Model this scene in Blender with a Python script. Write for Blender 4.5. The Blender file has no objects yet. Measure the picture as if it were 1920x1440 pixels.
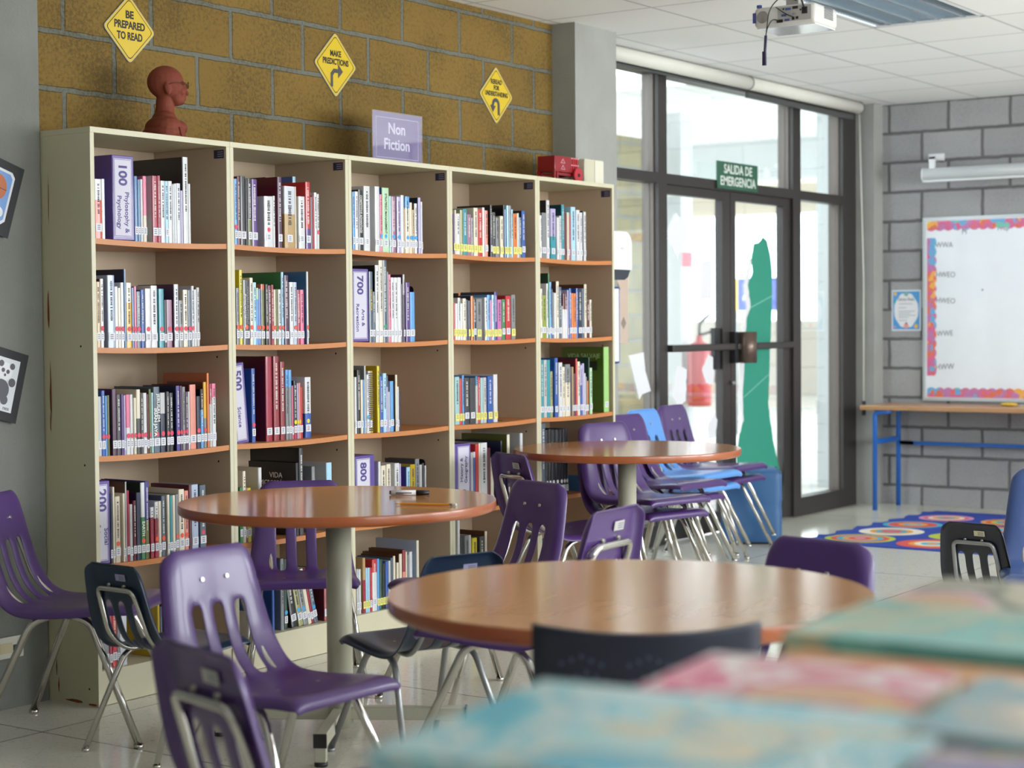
import bpy, bmesh, math, random
from mathutils import Vector, Matrix
random.seed(7)
SC = bpy.context.scene
COL = SC.collection
PI = math.pi

# ------------------------------------------------------------------ camera
CAM_POS = Vector((-4.1998, -4.6532, 1.3121))
cam_d = bpy.data.cameras.new('camera')
cam = bpy.data.objects.new('camera', cam_d)
COL.objects.link(cam)
yaw, pit, rol = 0.6071, 0.0347, -0.0081
fw = Vector((math.cos(pit)*math.cos(yaw), math.cos(pit)*math.sin(yaw), -math.sin(pit)))
rt = Vector((math.sin(yaw), -math.cos(yaw), 0.0))
up = rt.cross(fw)
rt2 = math.cos(rol)*rt + math.sin(rol)*up
up2 = -math.sin(rol)*rt + math.cos(rol)*up
R3 = Matrix((rt2, up2, -fw)).transposed()
cam.matrix_world = Matrix.Translation(CAM_POS) @ R3.to_4x4()
FPX = 3360.07
cam_d.sensor_width = 36.0
cam_d.lens = FPX/1920.0*36.0
cam_d.clip_start = 0.05
cam_d.clip_end = 200
cam_d.dof.use_dof = True
cam_d.dof.focus_distance = 6.7
cam_d.dof.aperture_fstop = 3.1
SC.camera = cam

# ------------------------------------------------------------------ light
SC.view_settings.view_transform = 'Standard'
SC.view_settings.look = 'None'
SC.view_settings.gamma = 1.0
SC.view_settings.use_curve_mapping = False
SC.view_settings.exposure = 0.12
world = bpy.data.worlds.new('sky')
SC.world = world
world.use_nodes = True
wn = world.node_tree
wn.nodes.clear()
wo = wn.nodes.new('ShaderNodeOutputWorld')
wb = wn.nodes.new('ShaderNodeBackground')
wb.inputs['Color'].default_value = (0.84, 0.93, 1.0, 1)
wb.inputs['Strength'].default_value = 6.0
wn.links.new(wb.outputs[0], wo.inputs['Surface'])

def area_light(name, loc, direction, sx, sy, power, color=(1, 1, 1)):
    d = bpy.data.lights.new(name, 'AREA')
    d.shape = 'RECTANGLE'; d.size = sx; d.size_y = sy; d.energy = power; d.color = color
    o = bpy.data.objects.new(name, d); COL.objects.link(o)
    o.location = loc
    o.rotation_euler = Vector(direction).to_track_quat('-Z', 'Y').to_euler()
    return o
# daylight in the openings of the window wall opposite the bookcases
DAY = (0.94, 0.97, 1.0)
for wx, pw in ((-2.6, 10), (0.2, 42), (3.0, 95), (5.8, 140)):
    area_light('window_daylight', (wx, -7.02, 1.75), (0, 1, -0.12), 2.2, 1.5, pw, DAY)

# ------------------------------------------------------------------ helpers
def lin(c):
    c = c.lstrip('#')
    v = [int(c[i:i+2], 16)/255 for i in (0, 2, 4)]
    return tuple(x/12.92 if x <= .04045 else ((x+.055)/1.055)**2.4 for x in v) + (1,)

MATS = {}
def mat(name, color, rough=.5, metal=0., var=0., vscale=8., bump=0., bscale=60., coat=0., spec=.5, stretch=None, emit=None):
    if name in MATS: return MATS[name]
    m = bpy.data.materials.new(name); m.use_nodes = True
    nt = m.node_tree; b = nt.nodes['Principled BSDF']
    c = lin(color) if isinstance(color, str) else tuple(color)+(1,)
    b.inputs['Base Color'].default_value = c
    b.inputs['Roughness'].default_value = rough
    b.inputs['Metallic'].default_value = metal
    b.inputs['Specular IOR Level'].default_value = spec
    if coat:
        b.inputs['Coat Weight'].default_value = coat; b.inputs['Coat Roughness'].default_value = .08
    if emit:
        b.inputs['Emission Color'].default_value = c; b.inputs['Emission Strength'].default_value = emit
    tc = nt.nodes.new('ShaderNodeTexCoord')
    mp = nt.nodes.new('ShaderNodeMapping')
    if stretch: mp.inputs['Scale'].default_value = stretch
    nt.links.new(tc.outputs['Object'], mp.inputs[0])
    n = nt.nodes.new('ShaderNodeTexNoise')
    n.inputs['Scale'].default_value = vscale; n.inputs['Detail'].default_value = 6
    nt.links.new(mp.outputs[0], n.inputs['Vector'])
    mx = nt.nodes.new('ShaderNodeMix'); mx.data_type = 'RGBA'; mx.blend_type = 'MIX'
    v = max(var, .03)
    mx.inputs['A'].default_value = tuple(x*(1-v) for x in c[:3])+(1,)
    mx.inputs['B'].default_value = tuple(min(1, x*(1+v)) for x in c[:3])+(1,)
    nt.links.new(n.outputs['Fac'], mx.inputs['Factor'])
    nt.links.new(mx.outputs['Result'], b.inputs['Base Color'])
    if bump:
        n2 = nt.nodes.new('ShaderNodeTexNoise'); n2.inputs['Scale'].default_value = bscale; n2.inputs['Detail'].default_value = 5
        nt.links.new(mp.outputs[0], n2.inputs['Vector'])
        bp = nt.nodes.new('ShaderNodeBump'); bp.inputs['Strength'].default_value = bump; bp.inputs['Distance'].default_value = .01
        nt.links.new(n2.outputs['Fac'], bp.inputs['Height']); nt.links.new(bp.outputs[0], b.inputs['Normal'])
    MATS[name] = m
    return m

class MB:
    """collects shapes into one mesh"""
    def __init__(s): s.bm = bmesh.new(); s.mats = []
    def mi(s, m):
        if m is None: return 0
        if m not in s.mats: s.mats.append(m)
        return s.mats.index(m)
    def face(s, pts, m=None, smooth=False):
        vs = [s.bm.verts.new(p) for p in pts]
        f = s.bm.faces.new(vs); f.material_index = s.mi(m); f.smooth = smooth
        return f
    def box(s, x0, x1, y0, y1, z0, z1, m=None, bev=0., M=None, seg=2):
        i = s.mi(m)
        r = bmesh.ops.create_cube(s.bm, size=1)
        vs = r['verts']
        for v in vs:
            v.co = Vector((x0+(v.co.x+.5)*(x1-x0), y0+(v.co.y+.5)*(y1-y0), z0+(v.co.z+.5)*(z1-z0)))
        fs = set(f for v in vs for f in v.link_faces)
        for f in fs: f.material_index = i
        if bev:
            es = set(e for v in vs for e in v.link_edges)
            o = bmesh.ops.bevel(s.bm, geom=list(es), offset=bev, segments=seg, affect='EDGES', profile=.5)
            for f in o['faces']: f.material_index = i; f.smooth = True
            vs = list(set(v for f in o['faces'] for v in f.verts) | set(v for v in vs if v.is_valid))
        if M is not None:
            for v in vs: v.co = M @ v.co
        return s
    def prism(s, poly, a, b, axis='z', m=None, M=None, smooth=False):
        """poly of 2D points extruded from a to b along an axis (x: poly=(y,z); y: poly=(x,z); z: poly=(x,y))"""
        def P(p, t):
            q = {'z': (p[0], p[1], t), 'y': (p[0], t, p[1]), 'x': (t, p[0], p[1])}[axis]
            q = Vector(q)
            return M @ q if M is not None else q
        i = s.mi(m); n = len(poly)
        A = [s.bm.verts.new(P(p, a)) for p in poly]; B = [s.bm.verts.new(P(p, b)) for p in poly]
        fs = [s.bm.faces.new(A[::-1]), s.bm.faces.new(B)]
        for k in range(n):
            f = s.bm.faces.new((A[k], A[(k+1) % n], B[(k+1) % n], B[k])); f.smooth = smooth; fs.append(f)
        for f in fs: f.material_index = i
        return fs
    def cyl(s, p0, p1, r, m=None, n=20, r2=None, cap=True):
        p0 = Vector(p0); p1 = Vector(p1); d = (p1-p0).normalized()
        a = d.orthogonal().normalized(); b = d.cross(a); i = s.mi(m)
        r2 = r if r2 is None else r2
        A = []; B = []
        for k in range(n):
            t = 2*PI*k/n; o = a*math.cos(t)+b*math.sin(t)
            A.append(s.bm.verts.new(p0+o*r)); B.append(s.bm.verts.new(p1+o*r2))
        for k in range(n):
            f = s.bm.faces.new((A[k], A[(k+1) % n], B[(k+1) % n], B[k])); f.smooth = True; f.material_index = i
        if cap:
            f = s.bm.faces.new(A[::-1]); f.material_index = i
            f = s.bm.faces.new(B); f.material_index = i
        return s
    def tube(s, pts, r, m=None, n=10, bend=0.03, seg=5):
        pts = [Vector(p) for p in pts]
        P = [pts[0]]
        for k in range(1, len(pts)-1):
            a, b, c = pts[k-1], pts[k], pts[k+1]
            l = min(bend, (a-b).length*.48, (c-b).length*.48)
            q0 = b+(a-b).normalized()*l; q1 = b+(c-b).normalized()*l
            for j in range(seg+1):
                t = j/seg
                P.append(q0*(1-t)**2+b*2*t*(1-t)+q1*t*t)
        P.append(pts[-1])
        i = s.mi(m); rings = []
        d0 = (P[1]-P[0]).normalized(); a = d0.orthogonal().normalized()
        for k, p in enumerate(P):
            d = (P[min(k+1, len(P)-1)]-P[max(k-1, 0)]).normalized()
            a = (a-d*a.dot(d)).normalized(); b = d.cross(a)
            rings.append([s.bm.verts.new(p+(a*math.cos(2*PI*j/n)+b*math.sin(2*PI*j/n))*r) for j in range(n)])
        for k in range(len(rings)-1):
            for j in range(n):
                f = s.bm.faces.new((rings[k][j], rings[k][(j+1) % n], rings[k+1][(j+1) % n], rings[k+1][j])); f.smooth = True; f.material_index = i
        f = s.bm.faces.new(rings[0][::-1]); f.material_index = i
        f = s.bm.faces.new(rings[-1]); f.material_index = i
        return s
    def lathe(s, prof, c=(0, 0, 0), m=None, n=40):
        i = s.mi(m); rings = []
        for r, z in prof:
            rings.append([s.bm.verts.new((c[0]+r*math.cos(2*PI*j/n), c[1]+r*math.sin(2*PI*j/n), c[2]+z)) for j in range(n)])
        for k in range(len(rings)-1):
            for j in range(n):
                f = s.bm.faces.new((rings[k][j], rings[k][(j+1) % n], rings[k+1][(j+1) % n], rings[k+1][j])); f.smooth = True; f.material_index = i
        f = s.bm.faces.new(rings[0][::-1]); f.material_index = i
        f = s.bm.faces.new(rings[-1]); f.material_index = i
        return s
    def ball(s, c, r, m=None, u=16, v=10, M=None):
        i = s.mi(m)
        o = bmesh.ops.create_uvsphere(s.bm, u_segments=u, v_segments=v, radius=1)
        if not hasattr(r, '__len__'): r = (r, r, r)
        for x in o['verts']:
            q = Vector((x.co.x*r[0], x.co.y*r[1], x.co.z*r[2]))
            if M is not None: q = M @ q
            x.co = q+Vector(c)
        for f in set(f for x in o['verts'] for f in x.link_faces): f.smooth = True; f.material_index = i
        return s
    def disc(s, c, r, nrm=(0, -1, 0), m=None, n=24, r0=0):
        nrm = Vector(nrm).normalized(); a = nrm.orthogonal().normalized(); b = nrm.cross(a); c = Vector(c)
        O = [c+(a*math.cos(2*PI*k/n)+b*math.sin(2*PI*k/n))*r for k in range(n)]
        if r0 == 0: s.face(O, m)
        else:
            I = [c+(a*math.cos(2*PI*k/n)+b*math.sin(2*PI*k/n))*r0 for k in range(n)]
            for k in range(n): s.face((O[k], O[(k+1) % n], I[(k+1) % n], I[k]), m)
        return s
    def mesh(s, name):
        bmesh.ops.recalc_face_normals(s.bm, faces=s.bm.faces)
        me = bpy.data.meshes.new(name); s.bm.to_mesh(me); s.bm.free()
        for m in s.mats: me.materials.append(m)
        return me
    def build(s, name, m=None, parent=None, loc=None):
        if m is not None and not s.mats: s.mats = [m]
        o = bpy.data.objects.new(name, s.mesh(name)); COL.objects.link(o)
        if parent is not None: o.parent = parent
        if loc is not None: o.location = loc
        return o

def tag(o, label=None, cat=None, group=None, kind=None):
    if label: o['label'] = label
    if cat: o['category'] = cat
    if group: o['group'] = group
    if kind: o['kind'] = kind
    return o
def thing(name, label, cat, loc=(0, 0, 0), rz=0., group=None, kind=None):
    o = bpy.data.objects.new(name, None); COL.objects.link(o)
    o.empty_display_size = .05
    o.location = loc; o.rotation_euler = (0, 0, rz)
    return tag(o, label, cat, group, kind)
def copy_tree(o, parent=None):
    c = o.copy(); COL.objects.link(c); c.parent = parent
    for ch in list(o.children): copy_tree(ch, c)
    return c

AX = {'front': ((1, 0, 0), (0, 0, 1), (0, -1, 0)),        # faces -Y
      'west': ((0, -1, 0), (0, 0, 1), (-1, 0, 0)),        # faces -X
      'down': ((0, 0, -1), (1, 0, 0), (0, -1, 0)),        # on -Y, reads downward
      'upw': ((0, 0, 1), (-1, 0, 0), (0, -1, 0)),
      'spine': ((0, 0, -1), (1, 0, 0), (0, -1, 0))}
def text(body, size, m, loc, ax='front', parent=None, name='lettering', bold=0., align='CENTER', sx=1., rot=0., ext=.0004, space=1., maxw=None):
    cu = bpy.data.curves.new(name, 'FONT')
    cu.body = body; cu.size = size; cu.align_x = align; cu.align_y = 'CENTER'
    cu.offset = bold*size; cu.extrude = ext; cu.resolution_u = 3; cu.space_line = space
    t = bpy.data.objects.new(name, cu); COL.objects.link(t)
    bpy.context.view_layer.update()
    dg = bpy.context.evaluated_depsgraph_get()
    me = bpy.data.meshes.new_from_object(t.evaluated_get(dg))
    bpy.data.objects.remove(t); bpy.data.curves.remove(cu)
    me.materials.clear(); me.materials.append(m)
    if maxw:
        xs = [v.co.x for v in me.vertices]; w = max(xs)-min(xs)
        sx *= min(1., maxw/w)
    X, Y, Z = (Vector(a) for a in AX[ax])
    A = Matrix((X, Y, Z)).transposed().to_4x4()
    me.transform(Matrix.Translation(Vector(loc)) @ A @ Matrix.Rotation(rot, 4, 'Z') @ Matrix.Diagonal((sx, 1, 1, 1)))
    o = bpy.data.objects.new(name, me); COL.objects.link(o)
    if parent is not None: o.parent = parent
    return o

# ------------------------------------------------------------------ setting
def nodes_of(name, rough=.6):
    m = bpy.data.materials.new(name); m.use_nodes = True
    nt = m.node_tree; b = nt.nodes['Principled BSDF']; b.inputs['Roughness'].default_value = rough
    MATS[name] = m
    return m, nt, b
def N(nt, t, **kw):
    n = nt.nodes.new(t)
    for k, v in kw.items():
        if k in n.inputs: n.inputs[k].default_value = v
        else: setattr(n, k, v)
    return n
def ramp(nt, stops):
    r = nt.nodes.new('ShaderNodeValToRGB'); e = r.color_ramp.elements
    while len(e) < len(stops): e.new(.5)
    for x, (p, c) in zip(e, stops): x.position = p; x.color = lin(c) if isinstance(c, str) else c
    return r
def block_wall(name, axis, xs, zs, c1, c2, mortar, offset, bw, rowh, rough=.85, grime='#3a3216', gamt=.6, msize=.012):
    m, nt, b = nodes_of(name, rough)
    tc = N(nt, 'ShaderNodeTexCoord'); sp = N(nt, 'ShaderNodeSeparateXYZ'); nt.links.new(tc.outputs['Object'], sp.inputs[0])
    ax = N(nt, 'ShaderNodeMath', operation='SUBTRACT'); ax.inputs[1].default_value = xs
    az = N(nt, 'ShaderNodeMath', operation='SUBTRACT'); az.inputs[1].default_value = zs
    nt.links.new(sp.outputs[axis], ax.inputs[0]); nt.links.new(sp.outputs['Z'], az.inputs[0])
    cb = N(nt, 'ShaderNodeCombineXYZ'); nt.links.new(ax.outputs[0], cb.inputs['X']); nt.links.new(az.outputs[0], cb.inputs['Y'])
    # slightly uneven joints
    nz = N(nt, 'ShaderNodeTexNoise', Scale=14.); nz.inputs['Detail'].default_value = 3; nt.links.new(tc.outputs['Object'], nz.inputs['Vector'])
    sb = N(nt, 'ShaderNodeVectorMath', operation='SUBTRACT'); sb.inputs[1].default_value = (.5, .5, .5); nt.links.new(nz.outputs['Color'], sb.inputs[0])
    sc = N(nt, 'ShaderNodeVectorMath', operation='SCALE'); sc.inputs['Scale'].default_value = .012; nt.links.new(sb.outputs[0], sc.inputs[0])
    ad = N(nt, 'ShaderNodeVectorMath', operation='ADD'); nt.links.new(cb.outputs[0], ad.inputs[0]); nt.links.new(sc.outputs[0], ad.inputs[1])
    br = N(nt, 'ShaderNodeTexBrick', Scale=1.); br.offset = offset; br.offset_frequency = 2
    br.inputs['Mortar Size'].default_value = msize; br.inputs['Mortar Smooth'].default_value = .35
    br.inputs['Brick Width'].default_value = bw; br.inputs['Row Height'].default_value = rowh
    br.inputs['Color1'].default_value = lin(c1); br.inputs['Color2'].default_value = lin(c2); br.inputs['Mortar'].default_value = lin(mortar)
    nt.links.new(ad.outputs[0], br.inputs['Vector'])
    # stains and pores in the block face
    n1 = N(nt, 'ShaderNodeTexNoise', Scale=3.2); n1.inputs['Detail'].default_value = 4; nt.links.new(tc.outputs['Object'], n1.inputs['Vector'])
    n2 = N(nt, 'ShaderNodeTexNoise', Scale=70.); n2.inputs['Detail'].default_value = 6; n2.inputs['Roughness'].default_value = .7; nt.links.new(tc.outputs['Object'], n2.inputs['Vector'])
    s2 = N(nt, 'ShaderNodeMath', operation='MULTIPLY_ADD'); s2.inputs[1].default_value = .55; nt.links.new(n1.outputs['Fac'], s2.inputs[0]); nt.links.new(n2.outputs['Fac'], s2.inputs[2])
    r = ramp(nt, [(.72, (0, 0, 0, 1)), (.95, (1, 1, 1, 1))]); nt.links.new(s2.outputs[0], r.inputs[0])
    mu = N(nt, 'ShaderNodeMath', operation='MULTIPLY'); mu.inputs[1].default_value = gamt; nt.links.new(r.outputs[0], mu.inputs[0])
    mx = N(nt, 'ShaderNodeMix', data_type='RGBA'); mx.inputs['B'].default_value = lin(grime)
    nt.links.new(mu.outputs[0], mx.inputs['Factor']); nt.links.new(br.outputs['Color'], mx.inputs['A'])
    nt.links.new(mx.outputs['Result'], b.inputs['Base Color'])
    inv = N(nt, 'ShaderNodeMath', operation='MULTIPLY_ADD'); inv.inputs[1].default_value = -1.; inv.inputs[2].default_value = 1.
    nt.links.new(br.outputs['Fac'], inv.inputs[0])
    hh = N(nt, 'ShaderNodeMath', operation='MULTIPLY_ADD'); hh.inputs[1].default_value = .25; nt.links.new(n2.outputs['Fac'], hh.inputs[0]); nt.links.new(inv.outputs[0], hh.inputs[2])
    bp = N(nt, 'ShaderNodeBump'); bp.inputs['Strength'].default_value = .8; bp.inputs['Distance'].default_value = .012
    nt.links.new(hh.outputs[0], bp.inputs['Height']); nt.links.new(bp.outputs[0], b.inputs['Normal'])
    return m
# the vertical joints were measured on the photograph: two rows that alternate
M_yel = block_wall('yellow_block', 'X', .2413, .1068, '#84682b', '#7b6027', '#6f6f64', .438, .4348, .2058)
M_gry = block_wall('grey_block', 'Y', -.2826, .1361, '#a6a6a6', '#9c9c9c', '#686868', .4435, .4356, .2066, grime='#7e7e7e', gamt=.35)
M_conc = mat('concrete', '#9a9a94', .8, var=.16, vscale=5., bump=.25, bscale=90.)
M_concshade = mat('concrete_shaded', '#7d7e77', .85, var=.2, vscale=4., bump=.3, bscale=110.)  # shade on the left corner wall painted in as a darker tone
M_white_wall = mat('white_paint', '#d8d6d0', .8)

# terrazzo floor
M_floor, nt, b = nodes_of('terrazzo', .13)
tc = N(nt, 'ShaderNodeTexCoord')
v1 = N(nt, 'ShaderNodeTexVoronoi', Scale=85.); nt.links.new(tc.outputs['Object'], v1.inputs['Vector'])
r1 = ramp(nt, [(0, '#a19c8c'), (.14, '#c9c5b5'), (.3, '#d8d4c6'), (1, '#dcd8ca')]); nt.links.new(v1.outputs['Distance'], r1.inputs[0])
n1 = N(nt, 'ShaderNodeTexNoise', Scale=22.); n1.inputs['Detail'].default_value = 8; n1.inputs['Roughness'].default_value = .75; nt.links.new(tc.outputs['Object'], n1.inputs['Vector'])
r2 = ramp(nt, [(.3, '#6f6b60'), (.42, '#ffffff'), (1, '#ffffff')]); nt.links.new(n1.outputs['Fac'], r2.inputs[0])
mx = N(nt, 'ShaderNodeMix', data_type='RGBA', blend_type='MULTIPLY'); mx.inputs['Factor'].default_value = .6
nt.links.new(r1.outputs[0], mx.inputs['A']); nt.links.new(r2.outputs[0], mx.inputs['B'])
br = N(nt, 'ShaderNodeTexBrick', Scale=1.); br.offset = 0.; br.inputs['Brick Width'].default_value = 1.2; br.inputs['Row Height'].default_value = 1.2
br.inputs['Mortar Size'].default_value = .003; br.inputs['Color1'].default_value = (1, 1, 1, 1); br.inputs['Color2'].default_value = (1, 1, 1, 1); br.inputs['Mortar'].default_value = lin('#6e675c')
mp = N(nt, 'ShaderNodeMapping'); mp.inputs['Location'].default_value = (.35, .12, 0); nt.links.new(tc.outputs['Object'], mp.inputs[0]); nt.links.new(mp.outputs[0], br.inputs['Vector'])
mx2 = N(nt, 'ShaderNodeMix', data_type='RGBA', blend_type='MULTIPLY'); mx2.inputs['Factor'].default_value = 1.
nt.links.new(mx.outputs['Result'], mx2.inputs['A']); nt.links.new(br.outputs['Color'], mx2.inputs['B']); nt.links.new(mx2.outputs['Result'], b.inputs['Base Color'])

# acoustic ceiling tiles
M_ceil, nt, b = nodes_of('ceiling_tile', .9)
tc = N(nt, 'ShaderNodeTexCoord')
br = N(nt, 'ShaderNodeTexBrick', Scale=1.); br.offset = 0.; br.inputs['Brick Width'].default_value = .62; br.inputs['Row Height'].default_value = .605
br.inputs['Mortar Size'].default_value = .009; br.inputs['Mortar Smooth'].default_value = .1
br.inputs['Color1'].default_value = lin('#f3f3f1'); br.inputs['Color2'].default_value = lin('#efefed'); br.inputs['Mortar'].default_value = lin('#c9cac8')
mp = N(nt, 'ShaderNodeMapping'); mp.inputs['Location'].default_value = (-3.33+12.4, .26+12.1, 0); nt.links.new(tc.outputs['Object'], mp.inputs[0]); nt.links.new(mp.outputs[0], br.inputs['Vector'])
nt.links.new(br.outputs['Color'], b.inputs['Base Color'])
bp = N(nt, 'ShaderNodeBump'); bp.inputs['Strength'].default_value = .5; bp.inputs['Distance'].default_value = .006
nt.links.new(br.outputs['Fac'], bp.inputs['Height']); nt.links.new(bp.outputs[0], b.inputs['Normal'])

def struct(o, label=None): return tag(o, label, None, None, 'structure')
struct(MB().box(-7, 8.0, -7.3, .7, -.12, 0).build('floor', M_floor))
cb = MB()   # the ceiling leaves an opening for the recessed lamp
for a in ((-7, 3.335, -7.3, .7), (4.565, 8.0, -7.3, .7), (3.335, 4.565, -7.3, -1.465), (3.335, 4.565, -.87, .7)):
    cb.box(a[0], a[1], a[2], a[3], 2.82, 2.95)
struct(cb.build('ceiling', M_ceil))
struct(MB().box(-.4, 3.47, .3986, .7, 0, 2.82).build('wall_left', M_yel))
struct(MB().box(7.7584, 8.0, -7.3, .45, 0, 2.82).build('wall_back', M_gry))
struct(MB().box(-7, -.004, .248, .398, 0, 2.82).build('wall_corner', M_concshade))
struct(MB().box(3.454, 3.851, .26, .7, 0, 2.82).build('trim_1', M_conc), 'concrete pillar between the bookcases and the glass doors')
struct(MB().box(7.6044, 8.0, .4433, .7, 0, 2.82).build('trim_2', M_conc), 'pale concrete pillar in the corner beside the glass doors')
struct(MB().box(-7.2, -7, -7.3, .7, 0, 2.82).build('wall_front', M_white_wall))
wr = MB()   # window wall opposite, with four openings
wr.box(-7, 7.758, -7.3, -7.1, 0, 1.0).box(-7, 7.758, -7.3, -7.1, 2.5, 2.82)
xs = [-7, -3.7, -1.5, -.9, 1.3, 1.9, 4.1, 4.7, 6.9, 7.758]
for k in range(0, 10, 2): wr.box(xs[k], xs[k+1], -7.3, -7.1, 1.0, 2.5)
struct(wr.build('wall_right', M_white_wall))
M_alu = mat('window_aluminium', '#4c4845', .45, .6)
for k, x0 in enumerate((-3.7, -.9, 1.9, 4.7)):
    w = MB()
    x1 = x0+2.2
    for a in ((x0, x0+.05), (x0+1.075, x0+1.125), (x1-.05, x1)): w.box(a[0], a[1], -7.24, -7.18, 1.0, 2.5)
    w.box(x0, x1, -7.24, -7.18, 1.0, 1.05).box(x0, x1, -7.24, -7.18, 2.45, 2.5)
    struct(w.build('window_%d' % (k+2), M_alu))

# ------------------------------------------------------------------ glazed doors (plane Y = 0.42)
M_br = mat('bronze_frame', '#3f3b39', .42, .35)
M_br2 = mat('bronze_lit_reveal', '#6b625c', .5, .2)  # same bronze, lightened to carry the daylight falling on the reveals
def glass_mat(name, tint=(1, 1, 1), gl=.06):
    m = bpy.data.materials.new(name); m.use_nodes = True; nt = m.node_tree; nt.nodes.clear()
    o = nt.nodes.new('ShaderNodeOutputMaterial'); t = nt.nodes.new('ShaderNodeBsdfTransparent'); t.inputs[0].default_value = tint+(1,)
    g = nt.nodes.new('ShaderNodeBsdfGlossy'); g.inputs['Roughness'].default_value = .02
    f = nt.nodes.new('ShaderNodeLayerWeight'); f.inputs['Blend'].default_value = .25
    mm = nt.nodes.new('ShaderNodeMath'); mm.operation = 'MULTIPLY_ADD'; mm.inputs[1].default_value = .35; mm.inputs[2].default_value = gl
    nt.links.new(f.outputs['Fresnel'], mm.inputs[0])
    mx = nt.nodes.new('ShaderNodeMixShader'); nt.links.new(mm.outputs[0], mx.inputs[0]); nt.links.new(t.outputs[0], mx.inputs[1]); nt.links.new(g.outputs[0], mx.inputs[2])
    nt.links.new(mx.outputs[0], o.inputs[0])
    MATS[name] = m
    return m
M_glass = glass_mat('clear_glass', (.97, .99, .985))
G = .5788
def gx(x): return 1.0236*x+.1965
def gz(z): return 1.0279*z-.0060
fr = thing('window_1', 'dark bronze framed glazing around the glass doors', None, (0, 0, 0), kind='structure')
f = MB()
for a in ((3.851, 3.97), (4.835, 4.934), (6.601, 6.715), (7.385, 7.604)): f.box(a[0], a[1], G, G+.11, 0, 2.82)
for a in ((3.97, 4.835), (4.934, 6.601), (6.715, 7.385)): f.box(a[0], a[1], G, G+.09, 2.109, 2.169).box(a[0], a[1], G, G+.11, 2.74, 2.82)
for a in ((3.97, 4.835), (6.715, 7.385)): f.box(a[0], a[1], G, G+.09, 0, .122)
f.build('frame', M_br, fr)
f = MB()   # glass stops seen from the side
for x in (4.835, 6.601, 7.385):
    f.box(x-.012, x, G+.03, G+.10, .122, 2.74)
f.build('glazing_bead', M_br2, fr)
for a in ((3.97, 4.823, .122, 2.109), (3.97, 4.823, 2.169, 2.74), (4.934, 6.589, 2.169, 2.74), (6.715, 7.373, .122, 2.109), (6.715, 7.373, 2.169, 2.74)):
    MB().box(a[0], a[1], G+.05, G+.056, a[2], a[3]).build('glass_pane', M_glass, fr)
for n, x0, x1 in ((1, 4.936, 5.752), (2, 5.758, 6.599)):
    d = thing('door_%d' % n, ('left' if n == 1 else 'right')+' bronze framed glass door leaf', None, kind='structure')
    f = MB()
    l0, l1 = (.028, .103) if n == 1 else (.066, .107)
    f.box(x0, x0+l0, G+.02, G+.07, .01, 2.107).box(x1-l1, x1, G+.02, G+.07, .01, 2.107)
    f.box(x0+l0, x1-l1, G+.02, G+.07, 2.055, 2.107).box(x0+l0, x1-l1, G+.02, G+.07, .01, .131)
    f.build('door_frame', M_br, d)
    MB().box(x0+l0, x1-l1, G+.042, G+.048, .131, 2.055).build('glass_pane', M_glass, d)
    f = MB().box(x0+.01, x1-.03, G-.03, G-.005, 1.126, 1.168, bev=.006)
    f.box(x0+.01, x0+.04, G-.01, G+.03, 1.126, 1.168).box(x1-.06, x1-.03, G-.01, G+.03, 1.126, 1.168)
    f.build('push_bar', M_br, d)
    if n == 1:
        MB().box(x1-.19, x1-.115, G+.03, G+.055, 1.008, 1.264, mat('black_plastic', '#1b1a1d', .4)).build('lock_plate', None, d)
    else:
        f = MB().cyl((x0+.11, G-.035, 1.044), (x0+.11, G-.035, 1.238), .062, mat('bronze_cover', '#6b5a50', .3, .5), 28)
        f.build('lock_cover', None, d)
        MB().box(x0-.02, x0+.028, G-.02, G+.02, 1.044, 1.238, MATS['black_plastic']).build('lock_case', None, d)
        MB().cyl((x0-.01, G+.02, .92), (x0-.01, G-.01, .92), .013, mat('steel', '#a9a9a9', .3, 1.)).build('keyhole', None, d)

# outside: covered walk, block wall, columns, open sky beyond
M_pave = mat('outdoor_paving', '#b9b6ae', .7, var=.06)
M_ext = block_wall('outdoor_block', 'X', .05, .12, '#8d8460', '#877e5c', '#7f807c', .5, .4348, .2058)
M_extc = mat('outdoor_concrete', '#c3c6c6', .8, var=.12, vscale=3.)
struct(MB().box(2.5, 32, .7, 18, -.14, -.02).build('trim_3', M_pave), 'pale paving outside')
struct(MB().box(2.5, 9.31, 3.1, 3.3, -.02, 2.85).build('trim_4', M_ext), 'yellow block wall outside the doors')
struct(MB().box(8.0, 12.5, .72, 7.0, 3.13, 3.25).build('trim_5', M_ceil), 'white roof over the walk outside')
struct(MB().box(9.58, 9.79, 3.1, 3.3, -.02, 3.13).build('trim_6', M_extc), 'grey concrete column outside')
struct(MB().box(8.86, 9.08, 1.29, 1.47, -.02, 3.13).build('trim_7', M_extc), 'tall pale concrete column outside the side window')
struct(MB().box(12.2, 12.5, .72, 7.0, 2.74, 3.13).build('trim_8', M_extc), 'concrete beam of the roof outside')
struct(MB().box(25, 25.2, -2, 15, -.02, 1.3).build('trim_9', mat('far_wall', '#b9b2a8', .8)), 'low pale wall across the yard')
struct(MB().box(18.5, 25, 2.2, 13, 3.2, 3.45).build('trim_10', mat('far_roof', '#cfc4ae', .8)), 'cream roof across the yard')

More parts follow.
